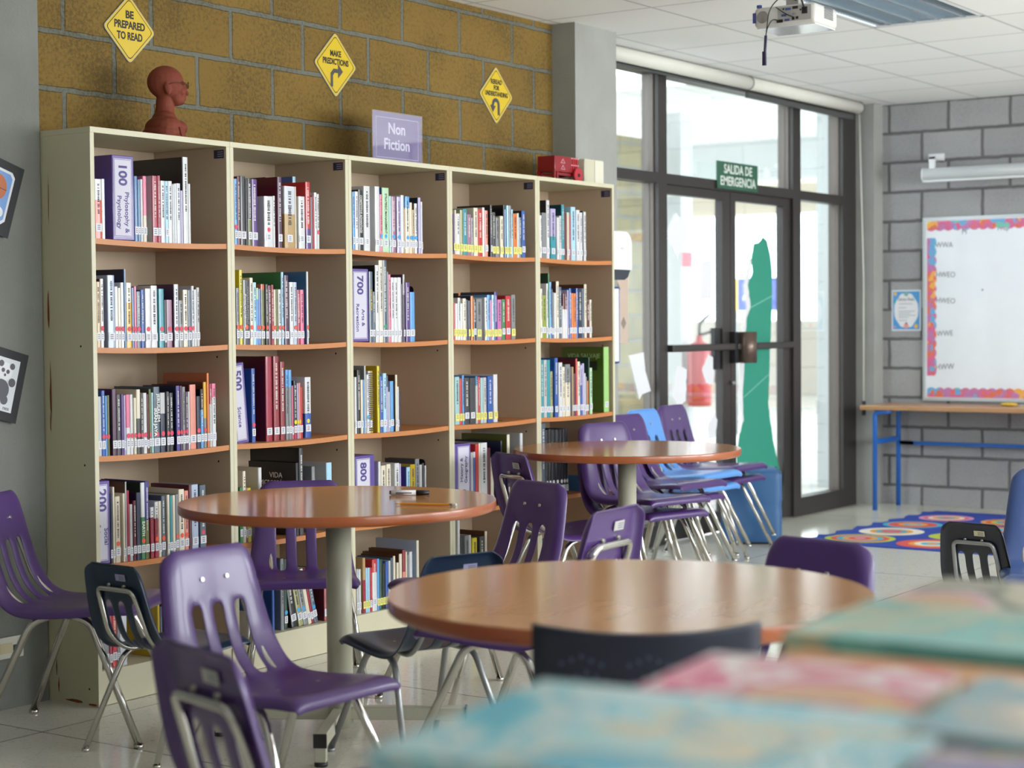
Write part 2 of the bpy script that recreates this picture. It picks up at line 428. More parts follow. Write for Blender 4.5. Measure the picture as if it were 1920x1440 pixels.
# ------------------------------------------------------------------ recessed ceiling lamp
lm = thing('ceiling_light', 'recessed fluorescent ceiling light with silver louvre above the projector', 'light', (3.95, -1.1675, 2.82))
M_lou = mat('louvre_metal', '#c3ccd0', .25, .85)
f = MB()
hx, hy = .612, .2945
f.box(-hx, hx, -hy, -hy+.02, 0, .1).box(-hx, hx, hy-.02, hy, 0, .1).box(-hx, -hx+.02, -hy, hy, 0, .1).box(hx-.02, hx, -hy, hy, 0, .1).box(-hx, hx, -hy, hy, .1, .11)
f.build('housing', mat('lamp_white', '#e8ebee', .4), lm)
f = MB()
for k in range(1, 37): f.box(-hx+k*.0332-.0012, -hx+k*.0332+.0012, -hy+.02, hy-.02, .006, .040)
f.build('louvre', M_lou, lm)
for y in (-.20, -.067, .067, .20):
    MB().box(-hx+.02, hx-.02, y-.008, y+.008, .002, .045).build('reflector_rail', M_lou, lm)
for y in (-.134, .0, .134):
    MB().cyl((-hx+.05, y, .07), (hx-.05, y, .07), .013, mat('tube_glow', '#eef6ff', .4, emit=5.)).build('tube', None, lm)

# roller blinds above the doors
M_bl = mat('blind_fabric', '#d9d7cc', .6, var=.03)
for n, (x0, x1) in enumerate(((3.856, 5.79), (5.795, 7.45))):
    b_ = thing('roller_blind', ('left white roller blind rolled up above the doors' if n == 0 else 'right white roller blind rolled up with dark bottom bar'), 'blind', (x0, G-.09, 2.775))
    MB().cyl((0, 0, 0), (x1-x0, 0, 0), .040, M_bl, 28).build('roll', None, b_)
    MB().cyl((x1-x0-.004, 0, 0), (x1-x0+.003, 0, 0), .042, mat('blind_cap', '#3a3d40', .5), 28).build('end_cap', None, b_)
    if n: MB().box(.02, x1-x0-.06, .01, .035, -.085, -.052, mat('blind_bar', '#474747', .5)).build('bottom_bar', None, b_)
    else: MB().box(.0, x1-x0-.02, .02, .035, -.056, -.044, mat('blind_bar', '#474747', .5)).build('bottom_bar', None, b_)
cd = MB().tube([(7.46, G-.09, 2.74), (7.46, G-.12, 1.6), (7.46, G-.12, .68)], .004, M_bl, 6).cyl((7.46, G-.12, .74), (7.46, G-.12, .64), .014, MATS['black_plastic'], 12)
tag(cd.build('blind_cord'), 'thin blind pull cord with dark weight hanging beside the corner pillar', 'cord')

# ------------------------------------------------------------------ bookcases
W = .6794; H = 1.9863; DP = .39
ZS = (1.609, 1.236, .863, .489, .1228)
M_cream = mat('cream_laminate', '#c6bf9e', .45, var=.03, vscale=3.)
M_creambounce = mat('cream_laminate_bounce', '#bfa98e', .5, var=.03)  # inner panels: warm light bounced off the shelves is mixed into the cream
M_edge = mat('cream_edge', '#cdc7ab', .4)
M_shelf = mat('beech_shelf', '#c07a42', .4, var=.1, vscale=6., stretch=(1, 8, 8))
M_rust = mat('bare_chipboard', '#7c3f22', .8, var=.3, vscale=40)
M_stick = mat('navy_sticker', '#2b2748', .4)
M_stickw = mat('sticker_print', '#8f8fa8', .5)
def sag(t): return -.006*4*t*(1-t)
names5 = ['first cream bookcase on the left, worn side panel beside the concrete wall', 'second cream bookcase from the left, between two other bookcases',
          'middle cream bookcase with the acrylic sign standing on top', 'fourth cream bookcase from the left, left of the last one', 'last cream bookcase on the right beside the pillar, green book inside']
for k in range(5):
    x0 = k*W; t = .0185
    bc = thing('bookcase', names5[k], 'bookcase', (x0, 0, 0), group='cream bookcases along the yellow wall')
    for s in (0, 1):
        xa = .0006 if s == 0 else W-t
        m = MB().box(xa, xa+t-.0006, .004, DP, 0, H-.0195, M_cream)
        for fc in m.bm.faces:
            if abs(fc.calc_center_median().x-(xa+t-.0006 if s == 0 else xa)) < 1e-6: fc.material_index = m.mi(M_creambounce)
        m.box(xa, xa+t-.0006, .0, .004, 0, H-.0195, M_edge)
        if k == 0 and s == 0:      # chipped laminate on the outer face
            for (y, z, dy, dz) in ((.212, 1.74, .0025, .12), (.222, 1.37, .008, .07), (.216, 1.08, .006, .12), (.220, .98, .003, .05), (.21, .12, .004, .03), (.2, .06, .004, .03), (.12, .012, .05, .006), (.03, .006, .03, .005), (.24, .3, .003, .02)):
                pts = []
                n = 10
                for j in range(n):
                    a = 2*PI*j/n; q = random.uniform(.5, 1.1)
                    pts.append((-.0006, y+dy*math.cos(a)*q, max(.003, z+dz*math.sin(a)*q)))
                m.face(pts, M_rust)
            for (y, z) in ((.05, .832), (.05, .47), (.045, .06), (.06, 1.24)): m.disc((-.0007, y, z), .004, (-1, 0, 0), mat('peg_hole', '#15110d', .9), 10)
        if s == 1:
            for z in (1.19, .80): m.disc((xa-.0006, .06, z), .0042, (-1, 0, 0), mat('peg_hole', '#15110d', .9), 10)
        m.build('side_panel', None, bc)
    m = MB().box(.0006, W-.0006, .003, DP, H-.019, H, M_cream).box(.0006, W-.0006, -.001, .003, H-.019, H, M_edge)
    m.build('top_panel', None, bc)
    MB().box(t, W-t, DP-.012, DP-.004, .02, H-.02, M_creambounce).build('back_panel', None, bc)
    for z in ZS[:4]:
        m = MB(); n = 12; x_a, x_b = t+.0005, W-t-.0005
        fi = m.mi(M_shelf)
        top = []; 
        for j in range(n+1):
            xx = x_a+(x_b-x_a)*j/n; dz = sag(j/n)
            top.append([m.bm.verts.new((xx, yy, z+dz-zz)) for yy, zz in ((.004, 0), (DP-.013, 0), (DP-.013, .019), (.004, .019))])
        for j in range(n):
            for q in range(4):
                f = m.bm.faces.new((top[j][q], top[j+1][q], top[j+1][(q+1) % 4], top[j][(q+1) % 4])); f.material_index = fi
        m.bm.faces.new(top[0]); m.bm.faces.new(top[-1][::-1])
        m.build('shelf', None, bc)
    MB().box(t+.0005, W-t-.0005, .001, DP-.013, .102, .1228, M_edge).build('bottom_shelf', None, bc)
    MB().box(t+.0005, W-t-.0005, .006, .024, .002, .1015, M_edge).build('plinth', None, bc)
    m = MB().box(W-t-.0012, W-t-.0003, .012, .062, 1.926, 1.957, M_stick)
    for j in range(3): m.box(W-t-.0016, W-t-.0012, .016, .044, 1.932+j*.008, 1.935+j*.008, M_stickw)
    m.build('inventory_sticker', None, bc)

# ------------------------------------------------------------------ books
PAL = dict(white='#d3d3d4', silver='#c9ccd2', lightgray='#b9b9b9', gray='#808284', charcoal='#3c3c41', black='#17161b', slate='#4f5d6d', lightsteel='#a9b6cc',
    cream='#ddd3bd', beige='#c9bfa8', tan='#b0915f', khaki='#9c9a68', olive='#5d6327', olivegreen='#8a9a2c', brown='#5d3a25', gold='#e0a81c', mustard='#bb9d1e',
    yellow='#d9c91c', orange='#d9752a', darkorange='#b5552a', orangered='#cf4a28', red='#c02a2c', brickred='#8f2f38', crimson='#9c1a38', maroon='#5a1220', salmon='#dd8a78',
    pink='#dd6f8f', mauve='#9a6f86', plum='#4d2748', purple='#54307a', orchid='#c06aa6', lavender='#b3a9cf', indigo='#3a3186', navy='#18233f', blue='#2a58a8', periwinkle='#7484c4',
    steelblue='#3c6f9c', skyblue='#5b9bd6', lightblue='#a6cfe6', teal='#2f8f9c', lightteal='#9cc4c4', darkteal='#143f4a', green='#2f7d4a', darkgreen='#143c2c', lightgreen='#b5d6b0', limegreen='#9cc878', leafgreen='#4a6416')
WORD = dict(lightgray='light grey', gray='grey', charcoal='charcoal grey', lightsteel='pale grey-blue', olivegreen='olive green', darkorange='dark orange', orangered='orange-red', brickred='brick red',
    steelblue='steel blue', skyblue='sky blue', lightblue='light blue', lightteal='pale teal', darkteal='dark teal', darkgreen='dark green', lightgreen='light green', limegreen='lime green', leafgreen='leaf green', slate='slate grey')
def bmat(c): return mat('cover_'+c, PAL[c], .3, var=.06, vscale=30., coat=.35)
M_page = mat('book_pages', '#d8cfb8', .8)
M_lab = mat('call_label', '#d6d6dc', .45); M_laby = mat('call_label_yellow', '#e2dc7a', .5); M_ink = mat('label_ink', '#3a3a44', .6)
DOT = dict(r=mat('dot_red', '#d8405a', .5), o=mat('dot_orange', '#e5553a', .5), b=mat('dot_blue', '#3d9fd8', .5), y=mat('dot_yellow', '#e3cd22', .5), g=mat('dot_green', '#2f9a6e', .5), k=mat('dot_white', '#c9c9c9', .5))
ORD = 'first second third fourth fifth sixth seventh eighth ninth tenth eleventh twelfth thirteenth fourteenth fifteenth sixteenth seventeenth eighteenth nineteenth twentieth twenty-first twenty-second twenty-third twenty-fourth twenty-fifth twenty-sixth twenty-seventh twenty-eighth twenty-ninth thirtieth thirty-first thirty-second thirty-third thirty-fourth thirty-fifth'.split()
ROWN = ['top', 'second', 'third', 'fourth', 'bottom']; BAYN = ['leftmost', 'second', 'middle', 'fourth', 'rightmost']

def book_cover(mb, x0, x1, y0, d, z, h, c1, c2, fr, cov, M=None):
    t = x1-x0; c = min(.0022, t*.18); r = min(.004, t*.3)
    poly = [(x0, y0+d), (x0, y0+r), (x0+r*.4, y0+r*.25), (x0+t*.3, y0), (x1-t*.3, y0), (x1-r*.4, y0+r*.25), (x1, y0+r), (x1, y0+d), (x1-c, y0+d), (x1-c, y0+r+c), (x0+c, y0+r+c), (x0+c, y0+d)]
    lv = [(0, h, c1)] if not c2 else [(0, h*(1-fr), c2), (h*(1-fr), h, c1)]
    for a, b, col in lv:
        fs = mb.prism(poly, z+a, z+b, 'z', None, M)
        ms, mc = bmat(col), bmat(cov or col)
        i_s, i_c = mb.mi(ms), mb.mi(mc)
        for k, f in enumerate(fs):
            j = k-2
            f.material_index = i_s if 1 <= j <= 5 else i_c
            if 2 <= j <= 4: f.smooth = False
def book_pages(mb, x0, x1, y0, d, z, h, M=None):
    t = x1-x0; c = min(.0022, t*.18); r = min(.004, t*.3)
    mb.box(x0+c+.0002, x1-c-.0002, y0+r+c+.0003, y0+d-.004, z+.002, z+h-.004, M_page, M=M)
def book_label(mb, x0, x1, y0, z, col, low, high, M=None):
    t = x1-x0; w = min(t*.94, .030); xm = (x0+x1)/2
    mb.box(xm-w/2, xm+w/2, y0-.0007, y0-.0001, z+low, z+high, col, M=M)
    for q in range(3):
        zz = z+high-.006-q*.0065
        mb.box(xm-w*.22, xm+w*.22, y0-.0010, y0-.0007, zz-.0022, zz, M_ink, M=M)
def book_title(mb, x0, x1, y0, z, h, col, rnd, M=None):
    t = x1-x0; xm = (x0+x1)/2; zz = z+h*.92; end = z+max(.085, h*.38)
    while zz > end:
        l = rnd.uniform(.002, .0055)
        wv = t*rnd.uniform(.2, .34)
        mb.box(xm-wv/2, xm+wv/2, y0-.0005, y0-.0001, zz-l, zz, col, M=M)
        zz -= l+(.0014 if rnd.random() < .8 else .006)

BOOKS = '''
B00 0.0308 0.0608 0.203 0.012 white:orangered:.35 w - - 0
B00 0.0612 0.076 0.206 0.012 white - - - 0
G00 0.1111 0.2118 0.294 0.012 100|Phylosophy &|Psychology
B00 0.2122 0.2276 0.228 0.012 steelblue w - - 0
B00 0.228 0.24 0.217 0.012 steelblue w - - 0
B00 0.2404 0.2527 0.219 0.012 lightgray w - - 0
B00 0.2531 0.2704 0.231 0.012 pink:beige:.6 w - - 0
B00 0.2976 0.3234 0.235 0.012 crimson w silver - 0
B00 0.3238 0.3379 0.237 0.012 crimson w - - 0
B00 0.3383 0.3587 0.22 0.012 white - - - 0
B00 0.3591 0.375 0.22 0.012 lightblue w - - 0
B00 0.3754 0.3947 0.221 0.012 white - - - 0
B00 0.3951 0.4044 0.21 0.012 silver - - - 0
B00 0.4048 0.416 0.213 0.012 white - - - 0
B00 0.4164 0.4359 0.215 0.012 silver - - - 0
B00 0.4363 0.4471 0.19 0.012 lavender - - - 0
B00 0.4495 0.4746 0.311 0.012 white - black - 0
B00 0.475 0.4861 0.216 0.012 white - - - 0
E00 0.4865 0.4989 0.093 0.012
B01 0.7135 0.7296 0.245 0.012 skyblue rw - - 0
B01 0.73 0.7459 0.255 0.012 maroon w - - 0
B01 0.7463 0.7747 0.258 0.012 black w - - 0
B01 0.7751 0.7854 0.251 0.012 black - - - 0
B01 0.7858 0.8073 0.253 0.012 black:olive:.6 w - - 0
B01 0.8077 0.8383 0.252 0.012 purple w - - 0
B01 1.0588 1.08 0.285 0.17 gray w black L 0
B01 0.8759 0.9244 0.193 0.012 white rw - S 0
B01 0.9248 0.9376 0.197 0.012 white - - S 0
B01 0.9521 0.9767 0.271 0.012 plum w maroon - 0
B01 0.9894 1.0508 0.239 0.012 silver:tan:.45 w - S 0
B01 1.2174 1.2354 0.295 0.17 lightblue - blue L 0
B01 1.0512 1.0585 0.239 0.012 cream - - - 0
B01 1.0714 1.1085 0.203 0.012 white w - - 0
B01 1.1134 1.141 0.261 0.012 red:purple:.7 w red - 0
B01 1.1414 1.1518 0.204 0.012 gray - - S 0
B01 1.1522 1.1637 0.207 0.012 crimson - - S 0
B01 1.3488 1.3548 0.293 0.17 lightgray - - L 0
B01 1.1641 1.1799 0.222 0.012 white - - S 0
B01 1.1803 1.1938 0.217 0.012 white r - - 0
B02 1.3978 1.4133 0.234 0.012 skyblue w - - 0
B02 1.4137 1.4344 0.237 0.012 white w - - 0
B02 1.4348 1.4642 0.246 0.012 black w - - 0 COMPETITIVE ADVANTAGE
B02 1.4646 1.4695 0.234 0.012 gray - - - 0
B02 1.4699 1.5093 0.264 0.012 white w - - 0
B02 1.5416 1.572 0.268 0.012 white w - - 0
B02 1.5736 1.5889 0.237 0.012 pink bw - - 0
B02 1.5894 1.6333 0.266 0.012 lightgreen bw blue - 0 STRATEGIC MANAGEMENT
B02 1.6349 1.6504 0.234 0.012 lightteal w - - 0
B02 1.6508 1.6771 0.233 0.012 mauve bw - - 0
B02 1.686 1.7129 0.234 0.012 lavender bw - - 0
B02 1.7133 1.7332 0.242 0.012 white w - - 0
B02 1.7336 1.7413 0.184 0.012 tan b - - 0
B02 1.7422 1.7717 0.238 0.012 skyblue:cream:.2 bw - - 0
B02 1.7721 1.7895 0.214 0.012 cream bw - - 0
B02 1.7899 1.805 0.184 0.012 tan bw - - 0
B02 1.8055 1.8238 0.211 0.012 white bw brown - 0
B02 1.8312 1.8487 0.237 0.012 lavender w black - 0
B02 1.8494 1.8609 0.22 0.012 silver gw - - 0
E02 1.8613 1.8834 0.171 0.012
B03 2.0811 2.0908 0.176 0.012 purple y - - 0
B03 2.0912 2.1008 0.194 0.012 cream y - - 0
B03 2.1012 2.1285 0.179 0.012 white y - - 0
B03 2.1302 2.1499 0.197 0.012 khaki y - - 0
B03 2.1503 2.1812 0.202 0.012 teal y - - 0
B03 2.1816 2.2117 0.181 0.012 mauve y - - 0
B03 2.2121 2.229 0.167 0.012 gray y - - 0
B03 2.2312 2.2624 0.213 0.012 cream y - - 0
B03 2.2628 2.2968 0.208 0.012 red y - - 0
B03 2.2979 2.3147 0.218 0.012 white - - - 0
B03 2.3156 2.3386 0.206 0.012 salmon w - - 0
B03 2.3585 2.3714 0.233 0.012 charcoal w black - 0
B03 2.372 2.3979 0.201 0.012 charcoal y - - 0
B03 2.4001 2.4235 0.178 0.012 gray y - - 0
B03 2.4341 2.4587 0.186 0.012 cream y - - 0
B03 2.4595 2.4679 0.237 0.012 black - - - 0
B03 2.4686 2.4871 0.217 0.012 steelblue y - - 0
B03 2.4875 2.5033 0.236 0.012 lightblue y - - 0
B03 2.5059 2.5219 0.236 0.012 gray y - - 0
B03 2.5223 2.5365 0.219 0.012 lightblue - - - 0
B03 2.5373 2.5695 0.2 0.012 orange y - - 0
B03 2.5699 2.5841 0.203 0.012 white y - - 0
B03 2.5845 2.6043 0.184 0.012 slate y - - 0
B03 2.6075 2.6346 0.215 0.012 blue w black - 0
B04 2.7556 2.7724 0.199 0.012 white w - - 0
B04 2.7744 2.8111 0.213 0.012 gray w - - 0
B04 2.8126 2.8371 0.274 0.012 white w black - 0
B04 2.8461 2.8898 0.237 0.012 lavender:teal:.55 w - - 0
B04 2.9007 2.921 0.199 0.012 white w - - 0
B04 2.9219 2.9411 0.208 0.012 lightgray w - - 0
B04 2.9418 2.9642 0.262 0.012 teal w darkteal - 0
B04 2.9646 2.9858 0.225 0.012 maroon - - - 0
B04 2.9862 3.0093 0.228 0.012 beige w - - 0
B04 3.0097 3.022 0.214 0.012 crimson - - - 0
B04 3.0233 3.0626 0.256 0.012 lightblue w - - 0
B04 3.0703 3.1012 0.243 0.012 white w - - 0
B04 3.1018 3.125 0.232 0.012 white w - - 0
B04 3.1259 3.1346 0.241 0.012 black - - - 0
B04 3.1354 3.157 0.237 0.012 white w - - 0
E04 3.1574 3.1792 0.171 0.012
B10 0.0293 0.0474 0.225 0.012 tan w - - 0
B10 0.0478 0.0627 0.236 0.012 white rw maroon - 0
B10 0.0811 0.1132 0.25 0.012 lightsteel w - - 0
B10 0.1136 0.1286 0.212 0.012 white rw - - 0
B10 0.1292 0.14 0.208 0.012 cream rw - - 0
B10 0.141 0.1558 0.227 0.012 white rw - - 0
B10 0.1574 0.1661 0.274 0.012 steelblue - navy - 0
B10 0.1665 0.1913 0.227 0.012 cream:gold:.3 rw - - 0
B10 0.1917 0.2031 0.21 0.012 steelblue rw - - 0
B10 0.2039 0.2143 0.216 0.012 pink rw - - 0
B10 0.2147 0.2344 0.198 0.012 slate rw - - 0
B10 0.2352 0.251 0.204 0.012 blue w - - 0
B10 0.2559 0.2824 0.209 0.012 white rw - - 0
B10 0.2833 0.3138 0.22 0.012 white w - - 0
B10 0.3217 0.347 0.209 0.012 teal rw - - 0
B10 0.3474 0.3576 0.17 0.012 black r - - 0
B10 0.3583 0.3862 0.17 0.012 mauve rw - - 0
B10 0.3972 0.4187 0.226 0.012 silver rw plum - 0
B10 0.4202 0.4401 0.168 0.012 gray rw - - 0
B10 0.4416 0.4643 0.206 0.012 cream rw - - 0
B10 0.465 0.4828 0.205 0.012 slate rw - - 0
B10 0.4838 0.4967 0.22 0.012 silver rw - - 0
B10 0.4971 0.5083 0.207 0.012 white w - - 0
B10 0.5091 0.5244 0.214 0.012 lightgray w olive - 0
E10 0.5248 0.5562 0.093 0.012
B11 0.7164 0.7325 0.212 0.012 gray ow - - 0
B11 0.7345 0.7507 0.28 0.012 yellow ow - - 0
B11 0.7528 0.7901 0.243 0.012 charcoal ow cream - 0 DONALD RUMSFELD
B11 0.791 0.8085 0.253 0.012 cream ow - - 0
B11 0.8089 0.8265 0.236 0.012 lightblue w - - 0
B11 0.8269 0.8372 0.216 0.012 lightgreen:skyblue:.2 ow - - 0
B11 0.8378 0.85 0.213 0.012 periwinkle ow - - 0
B11 0.8511 0.8714 0.231 0.012 darkorange:olive:.1 ow - - 0
B11 0.877 0.8915 0.231 0.012 charcoal ow - - 0
B11 0.8922 0.9086 0.227 0.012 maroon - - - 0
B11 0.9094 0.9229 0.23 0.012 crimson ow - - 0
B11 0.9233 0.9346 0.212 0.012 cream ow - - 0
B11 0.9354 0.9479 0.214 0.012 olive w - - 0
B11 0.9486 0.9638 0.213 0.012 white ow - - 0
B11 0.9669 0.9802 0.28 0.012 lightblue ow green - 0
B11 0.9838 1.0079 0.268 0.012 plum w black - 0
B11 1.1956 1.2103 0.283 0.17 silver - - L 0
B11 1.0131 1.0355 0.242 0.012 white w - S 0
B11 1.0362 1.0556 0.242 0.012 lightsteel ow - S 0
B11 1.057 1.0745 0.213 0.012 crimson w black - 0
B11 1.0753 1.096 0.213 0.012 pink w - - 0
B11 1.113 1.1236 0.284 0.012 white ow steelblue - 0
G12 1.3785 1.4986 0.297 0.015 700|Arts &|Recreation
B12 1.5014 1.5255 0.29 0.015 slate w - - 0 COSTA RICA
B12 1.5259 1.5401 0.208 0.015 slate w - - 0
B12 1.5428 1.5659 0.318 0.015 white w black - 0
B12 1.5671 1.5924 0.339 0.015 cream w - - 0
B12 1.5933 1.6188 0.34 0.015 slate gw - - 0
B12 1.6192 1.6281 0.293 0.015 gray w - - 0
B12 1.6288 1.6448 0.282 0.015 pink w - - 0
B12 1.6454 1.6663 0.27 0.015 white w - - 0
B12 1.6672 1.69 0.27 0.015 white w - - 0
B12 1.6909 1.7133 0.271 0.015 white w - - 0
B12 1.7138 1.7242 0.244 0.015 plum - - - 0
B12 1.7257 1.7384 0.284 0.015 lightgray:charcoal:.3 w plum - 0
B12 1.7433 1.7719 0.25 0.015 purple w - - 0
B12 1.7723 1.8042 0.21 0.015 skyblue w - - 0
E12 1.8055 1.829 0.235 0.015
B13 2.0816 2.0913 0.162 0.015 red y - - 0
B13 2.0922 2.1108 0.159 0.015 white y - - 0
B13 2.3287 2.3439 0.213 0.17 orange - black L 0
B13 2.1122 2.1309 0.185 0.015 white y - S 0
B13 2.1315 2.1478 0.161 0.015 white y - S 0
B13 2.1491 2.1729 0.183 0.015 cream y - - 0
B13 2.1738 2.1877 0.178 0.015 navy - - - 0
B13 2.1886 2.2036 0.175 0.015 slate y - - 0
B13 2.2089 2.228 0.196 0.015 orange y black - 0
B13 2.2288 2.2479 0.182 0.015 black w - - 0
B13 2.2489 2.292 0.184 0.015 gray y - - 0
B13 2.3145 2.3319 0.191 0.015 white y - - 0
B13 2.3331 2.3547 0.203 0.015 skyblue y - - 0
B13 2.3554 2.3678 0.179 0.015 pink y - - 0
B13 2.3692 2.3868 0.203 0.015 lightblue y - - 0
B13 2.388 2.4104 0.217 0.015 indigo y charcoal - 0
B13 2.411 2.4439 0.182 0.015 orchid y - - 0
B13 2.4471 2.4724 0.184 0.015 green w - - 0
B13 2.4768 2.5161 0.199 0.015 red w - - 0
B13 2.5215 2.5536 0.203 0.015 gray y - - 0
B14 2.761 2.7778 0.23 0.015 cream w - - 0
B14 2.7782 2.8074 0.2 0.015 olivegreen w - - 0
B14 2.8119 2.8262 0.257 0.015 white w - - 0
B14 2.8273 2.8367 0.306 0.015 green w darkgreen - 0
B14 2.8371 2.8547 0.265 0.015 skyblue w - - 0
B14 2.8551 2.8645 0.232 0.015 slate w - - 0
B14 2.8651 2.8777 0.217 0.015 gray w - - 0
B14 2.8784 2.8941 0.215 0.015 white w - - 0
B14 2.8963 2.9185 0.27 0.015 cream w brown - 0
B14 2.919 2.9405 0.244 0.015 slate w - - 0
B14 2.9409 2.9509 0.154 0.015 lightgray - - - 0
B14 2.9525 2.9711 0.213 0.015 maroon:white:.35 - - - 0
B14 2.9719 2.9905 0.213 0.015 maroon:white:.35 - - - 0
B14 2.9915 3.0025 0.231 0.015 lavender w - - 0
B14 3.0092 3.0261 0.239 0.015 blue w - - 0
B14 3.0266 3.0454 0.216 0.015 orange w - - 0
B14 3.0462 3.0691 0.216 0.015 orange w - - 0
B14 3.0702 3.0853 0.24 0.015 blue - - - 0
B14 3.086 3.1211 0.24 0.015 navy w - - 0
B14 3.1219 3.1411 0.24 0.015 slate w - - 0
B14 3.1429 3.1634 0.26 0.015 cream w brown - 0
B14 3.1638 3.1886 0.176 0.015 maroon w - - 0
B14 3.1904 3.209 0.185 0.015 cream w - - 0
E14 3.2106 3.2752 0.177 0.015
B20 0.0285 0.0448 0.205 0.012 lightgray w - - 0
B20 0.0458 0.0615 0.225 0.012 blue rw - - 0
B20 0.0619 0.0703 0.207 0.012 skyblue r - - 0
B20 0.0709 0.0816 0.209 0.012 olive r green - 0
B20 0.0942 0.1141 0.23 0.012 plum w - - 0
B20 0.1145 0.1334 0.211 0.012 charcoal w - - 0
B20 0.1353 0.1471 0.211 0.012 purple w - - 0
B20 0.1476 0.1554 0.208 0.012 lavender rw - - 0
B20 0.1576 0.1757 0.21 0.012 pink:white:.55 rw - - 0
B20 0.1763 0.1901 0.21 0.012 white rw - - 0
B20 0.1942 0.2062 0.198 0.012 cream rw - - 0
B20 0.2074 0.2257 0.227 0.012 cream:charcoal:.45 rw - - 0
B20 0.2261 0.2387 0.211 0.012 charcoal rw - - 0
B20 0.2394 0.2563 0.214 0.012 white rw - - 0
B20 0.2568 0.2654 0.209 0.012 maroon rw - - 0
B20 0.2664 0.2773 0.227 0.012 olive rw black - 0
B20 0.2777 0.288 0.214 0.012 lightteal w - - 0
B20 0.2891 0.3184 0.234 0.012 slate rw - - 0 JERUSALEM
B20 0.3206 0.345 0.212 0.012 lightgray:navy:.35 rw - - 0
B20 0.3516 0.3657 0.215 0.012 charcoal rw - - 0
B20 0.3663 0.3844 0.21 0.012 black rw - - 0
B20 0.3997 0.4186 0.234 0.012 indigo rw navy - 0
B20 0.4193 0.4293 0.233 0.012 plum rw - - 0
B20 0.4299 0.4456 0.229 0.012 gray rw - - 0
B20 0.446 0.4586 0.209 0.012 plum rw - - 0
B20 0.4593 0.467 0.21 0.012 white r - - 0
B20 0.4682 0.4987 0.235 0.012 salmon w maroon - 0
B20 0.5019 0.521 0.191 0.012 navy rw - - 0
B20 0.5222 0.5369 0.216 0.012 black:skyblue:.35 w - - 0
B20 0.538 0.5528 0.241 0.012 gold:gray:.55 rw brown - 0
B20 0.5559 0.5669 0.273 0.012 orange w darkorange - 0
B20 0.5678 0.5817 0.233 0.012 crimson:lightgray:.32 w - - 0
B20 0.5824 0.6018 0.233 0.012 pink:white:.22 w - - 0
E20 0.6022 0.6082 0.093 0.012
G21 0.7757 0.8403 0.308 0.07 500|Science| tilt
B21 0.8557 0.8753 0.283 0.07 blue rw - - 0
B21 0.9852 0.9977 0.327 0.17 black - - L 0
B21 0.9349 0.9708 0.328 0.07 crimson w maroon - 0
B21 0.9792 1.0108 0.328 0.07 brickred w - - 0
B21 1.0181 1.0431 0.306 0.07 brickred w - - 0
B21 1.0484 1.0654 0.274 0.07 skyblue:gray:.25 w - - 0
B21 1.0662 1.0841 0.273 0.07 skyblue:gray:.25 w - - 0
B21 1.0845 1.0927 0.211 0.07 pink w - - 0
B21 1.095 1.1138 0.229 0.07 black:crimson:.85 yw - - 0
B21 1.1144 1.1243 0.219 0.07 lavender yw - - 0
B21 1.1251 1.1353 0.22 0.07 salmon yw - - 0
B21 1.1358 1.1469 0.202 0.07 red w - - 0
B21 1.1615 1.1973 0.24 0.07 white:blue:.6 yw - - 0
B22 1.4078 1.4225 0.231 0.02 white w - - 0
B22 1.4243 1.4463 0.259 0.02 black w - - 0
B22 1.4467 1.4618 0.22 0.02 cream w - - 0
B22 1.4627 1.4691 0.22 0.02 skyblue - - - 0
B22 1.4709 1.4807 0.277 0.02 lightgray w gray - 0
B22 1.4844 1.5007 0.241 0.02 white bw - - 0
P22 1.5018 1.5299 0.255 0.02 lightgray
B22 1.5541 1.5694 0.276 0.02 yellow - mustard - 0
B22 1.5708 1.5919 0.233 0.02 blue w - - 0
B22 1.5929 1.615 0.245 0.02 lightblue w - - 0
B22 1.6157 1.6258 0.235 0.02 slate:lavender:.2 - - - 0
B22 1.6263 1.6378 0.209 0.02 navy:lightgray:.2 w - - 0
B22 1.6387 1.6614 0.211 0.02 skyblue w - - 0
B22 1.6748 1.6873 0.237 0.02 cream w brown - 0
B22 1.6877 1.6964 0.187 0.02 white w - - 0
B22 1.697 1.7073 0.17 0.02 navy - - - 0
B23 2.131 2.1656 0.211 0.05 lightteal y - - 0
B23 2.1664 2.1848 0.204 0.05 red y - - 0
B23 2.186 2.201 0.218 0.05 skyblue y - - 0
B23 2.2028 2.2389 0.206 0.05 charcoal w - - 0
B23 2.2429 2.2859 0.205 0.05 charcoal w - - 0
B23 2.287 2.3048 0.212 0.05 steelblue:lightgray:.2 y - - 0
B23 2.3058 2.3221 0.209 0.05 red y - - 0
B23 2.3241 2.3446 0.204 0.05 lightteal y - - 0
B23 2.3457 2.3704 0.205 0.05 lightgray y - - 0
B23 2.3798 2.4183 0.209 0.05 blue y - - 0
B23 2.4252 2.4566 0.216 0.05 white y - - 0
E23 2.4576 2.501 0.176 0.05
B24 2.7565 2.7827 0.271 0.015 teal w - - 0
B24 2.7846 2.8101 0.271 0.015 lightgray w - - 0
B24 2.8109 2.8381 0.271 0.015 teal w - - 0
B24 2.8385 2.8594 0.217 0.015 khaki w - - 0
B24 2.8774 2.903 0.28 0.015 blue w - - 0
B24 2.9116 2.9436 0.258 0.015 white w - - 0
B24 2.9441 2.9654 0.237 0.015 cream w - - 0
B24 2.9694 3.0116 0.249 0.015 gray:cream:.35 w - - 0
B24 3.0122 3.0271 0.236 0.015 charcoal - - - 0
B24 3.0279 3.0417 0.236 0.015 tan w - - 0
B24 3.0433 3.0602 0.203 0.015 plum w - - 0
B24 3.062 3.0762 0.275 0.015 red w maroon - 0
B24 3.0776 3.0995 0.26 0.015 cream w - - 0
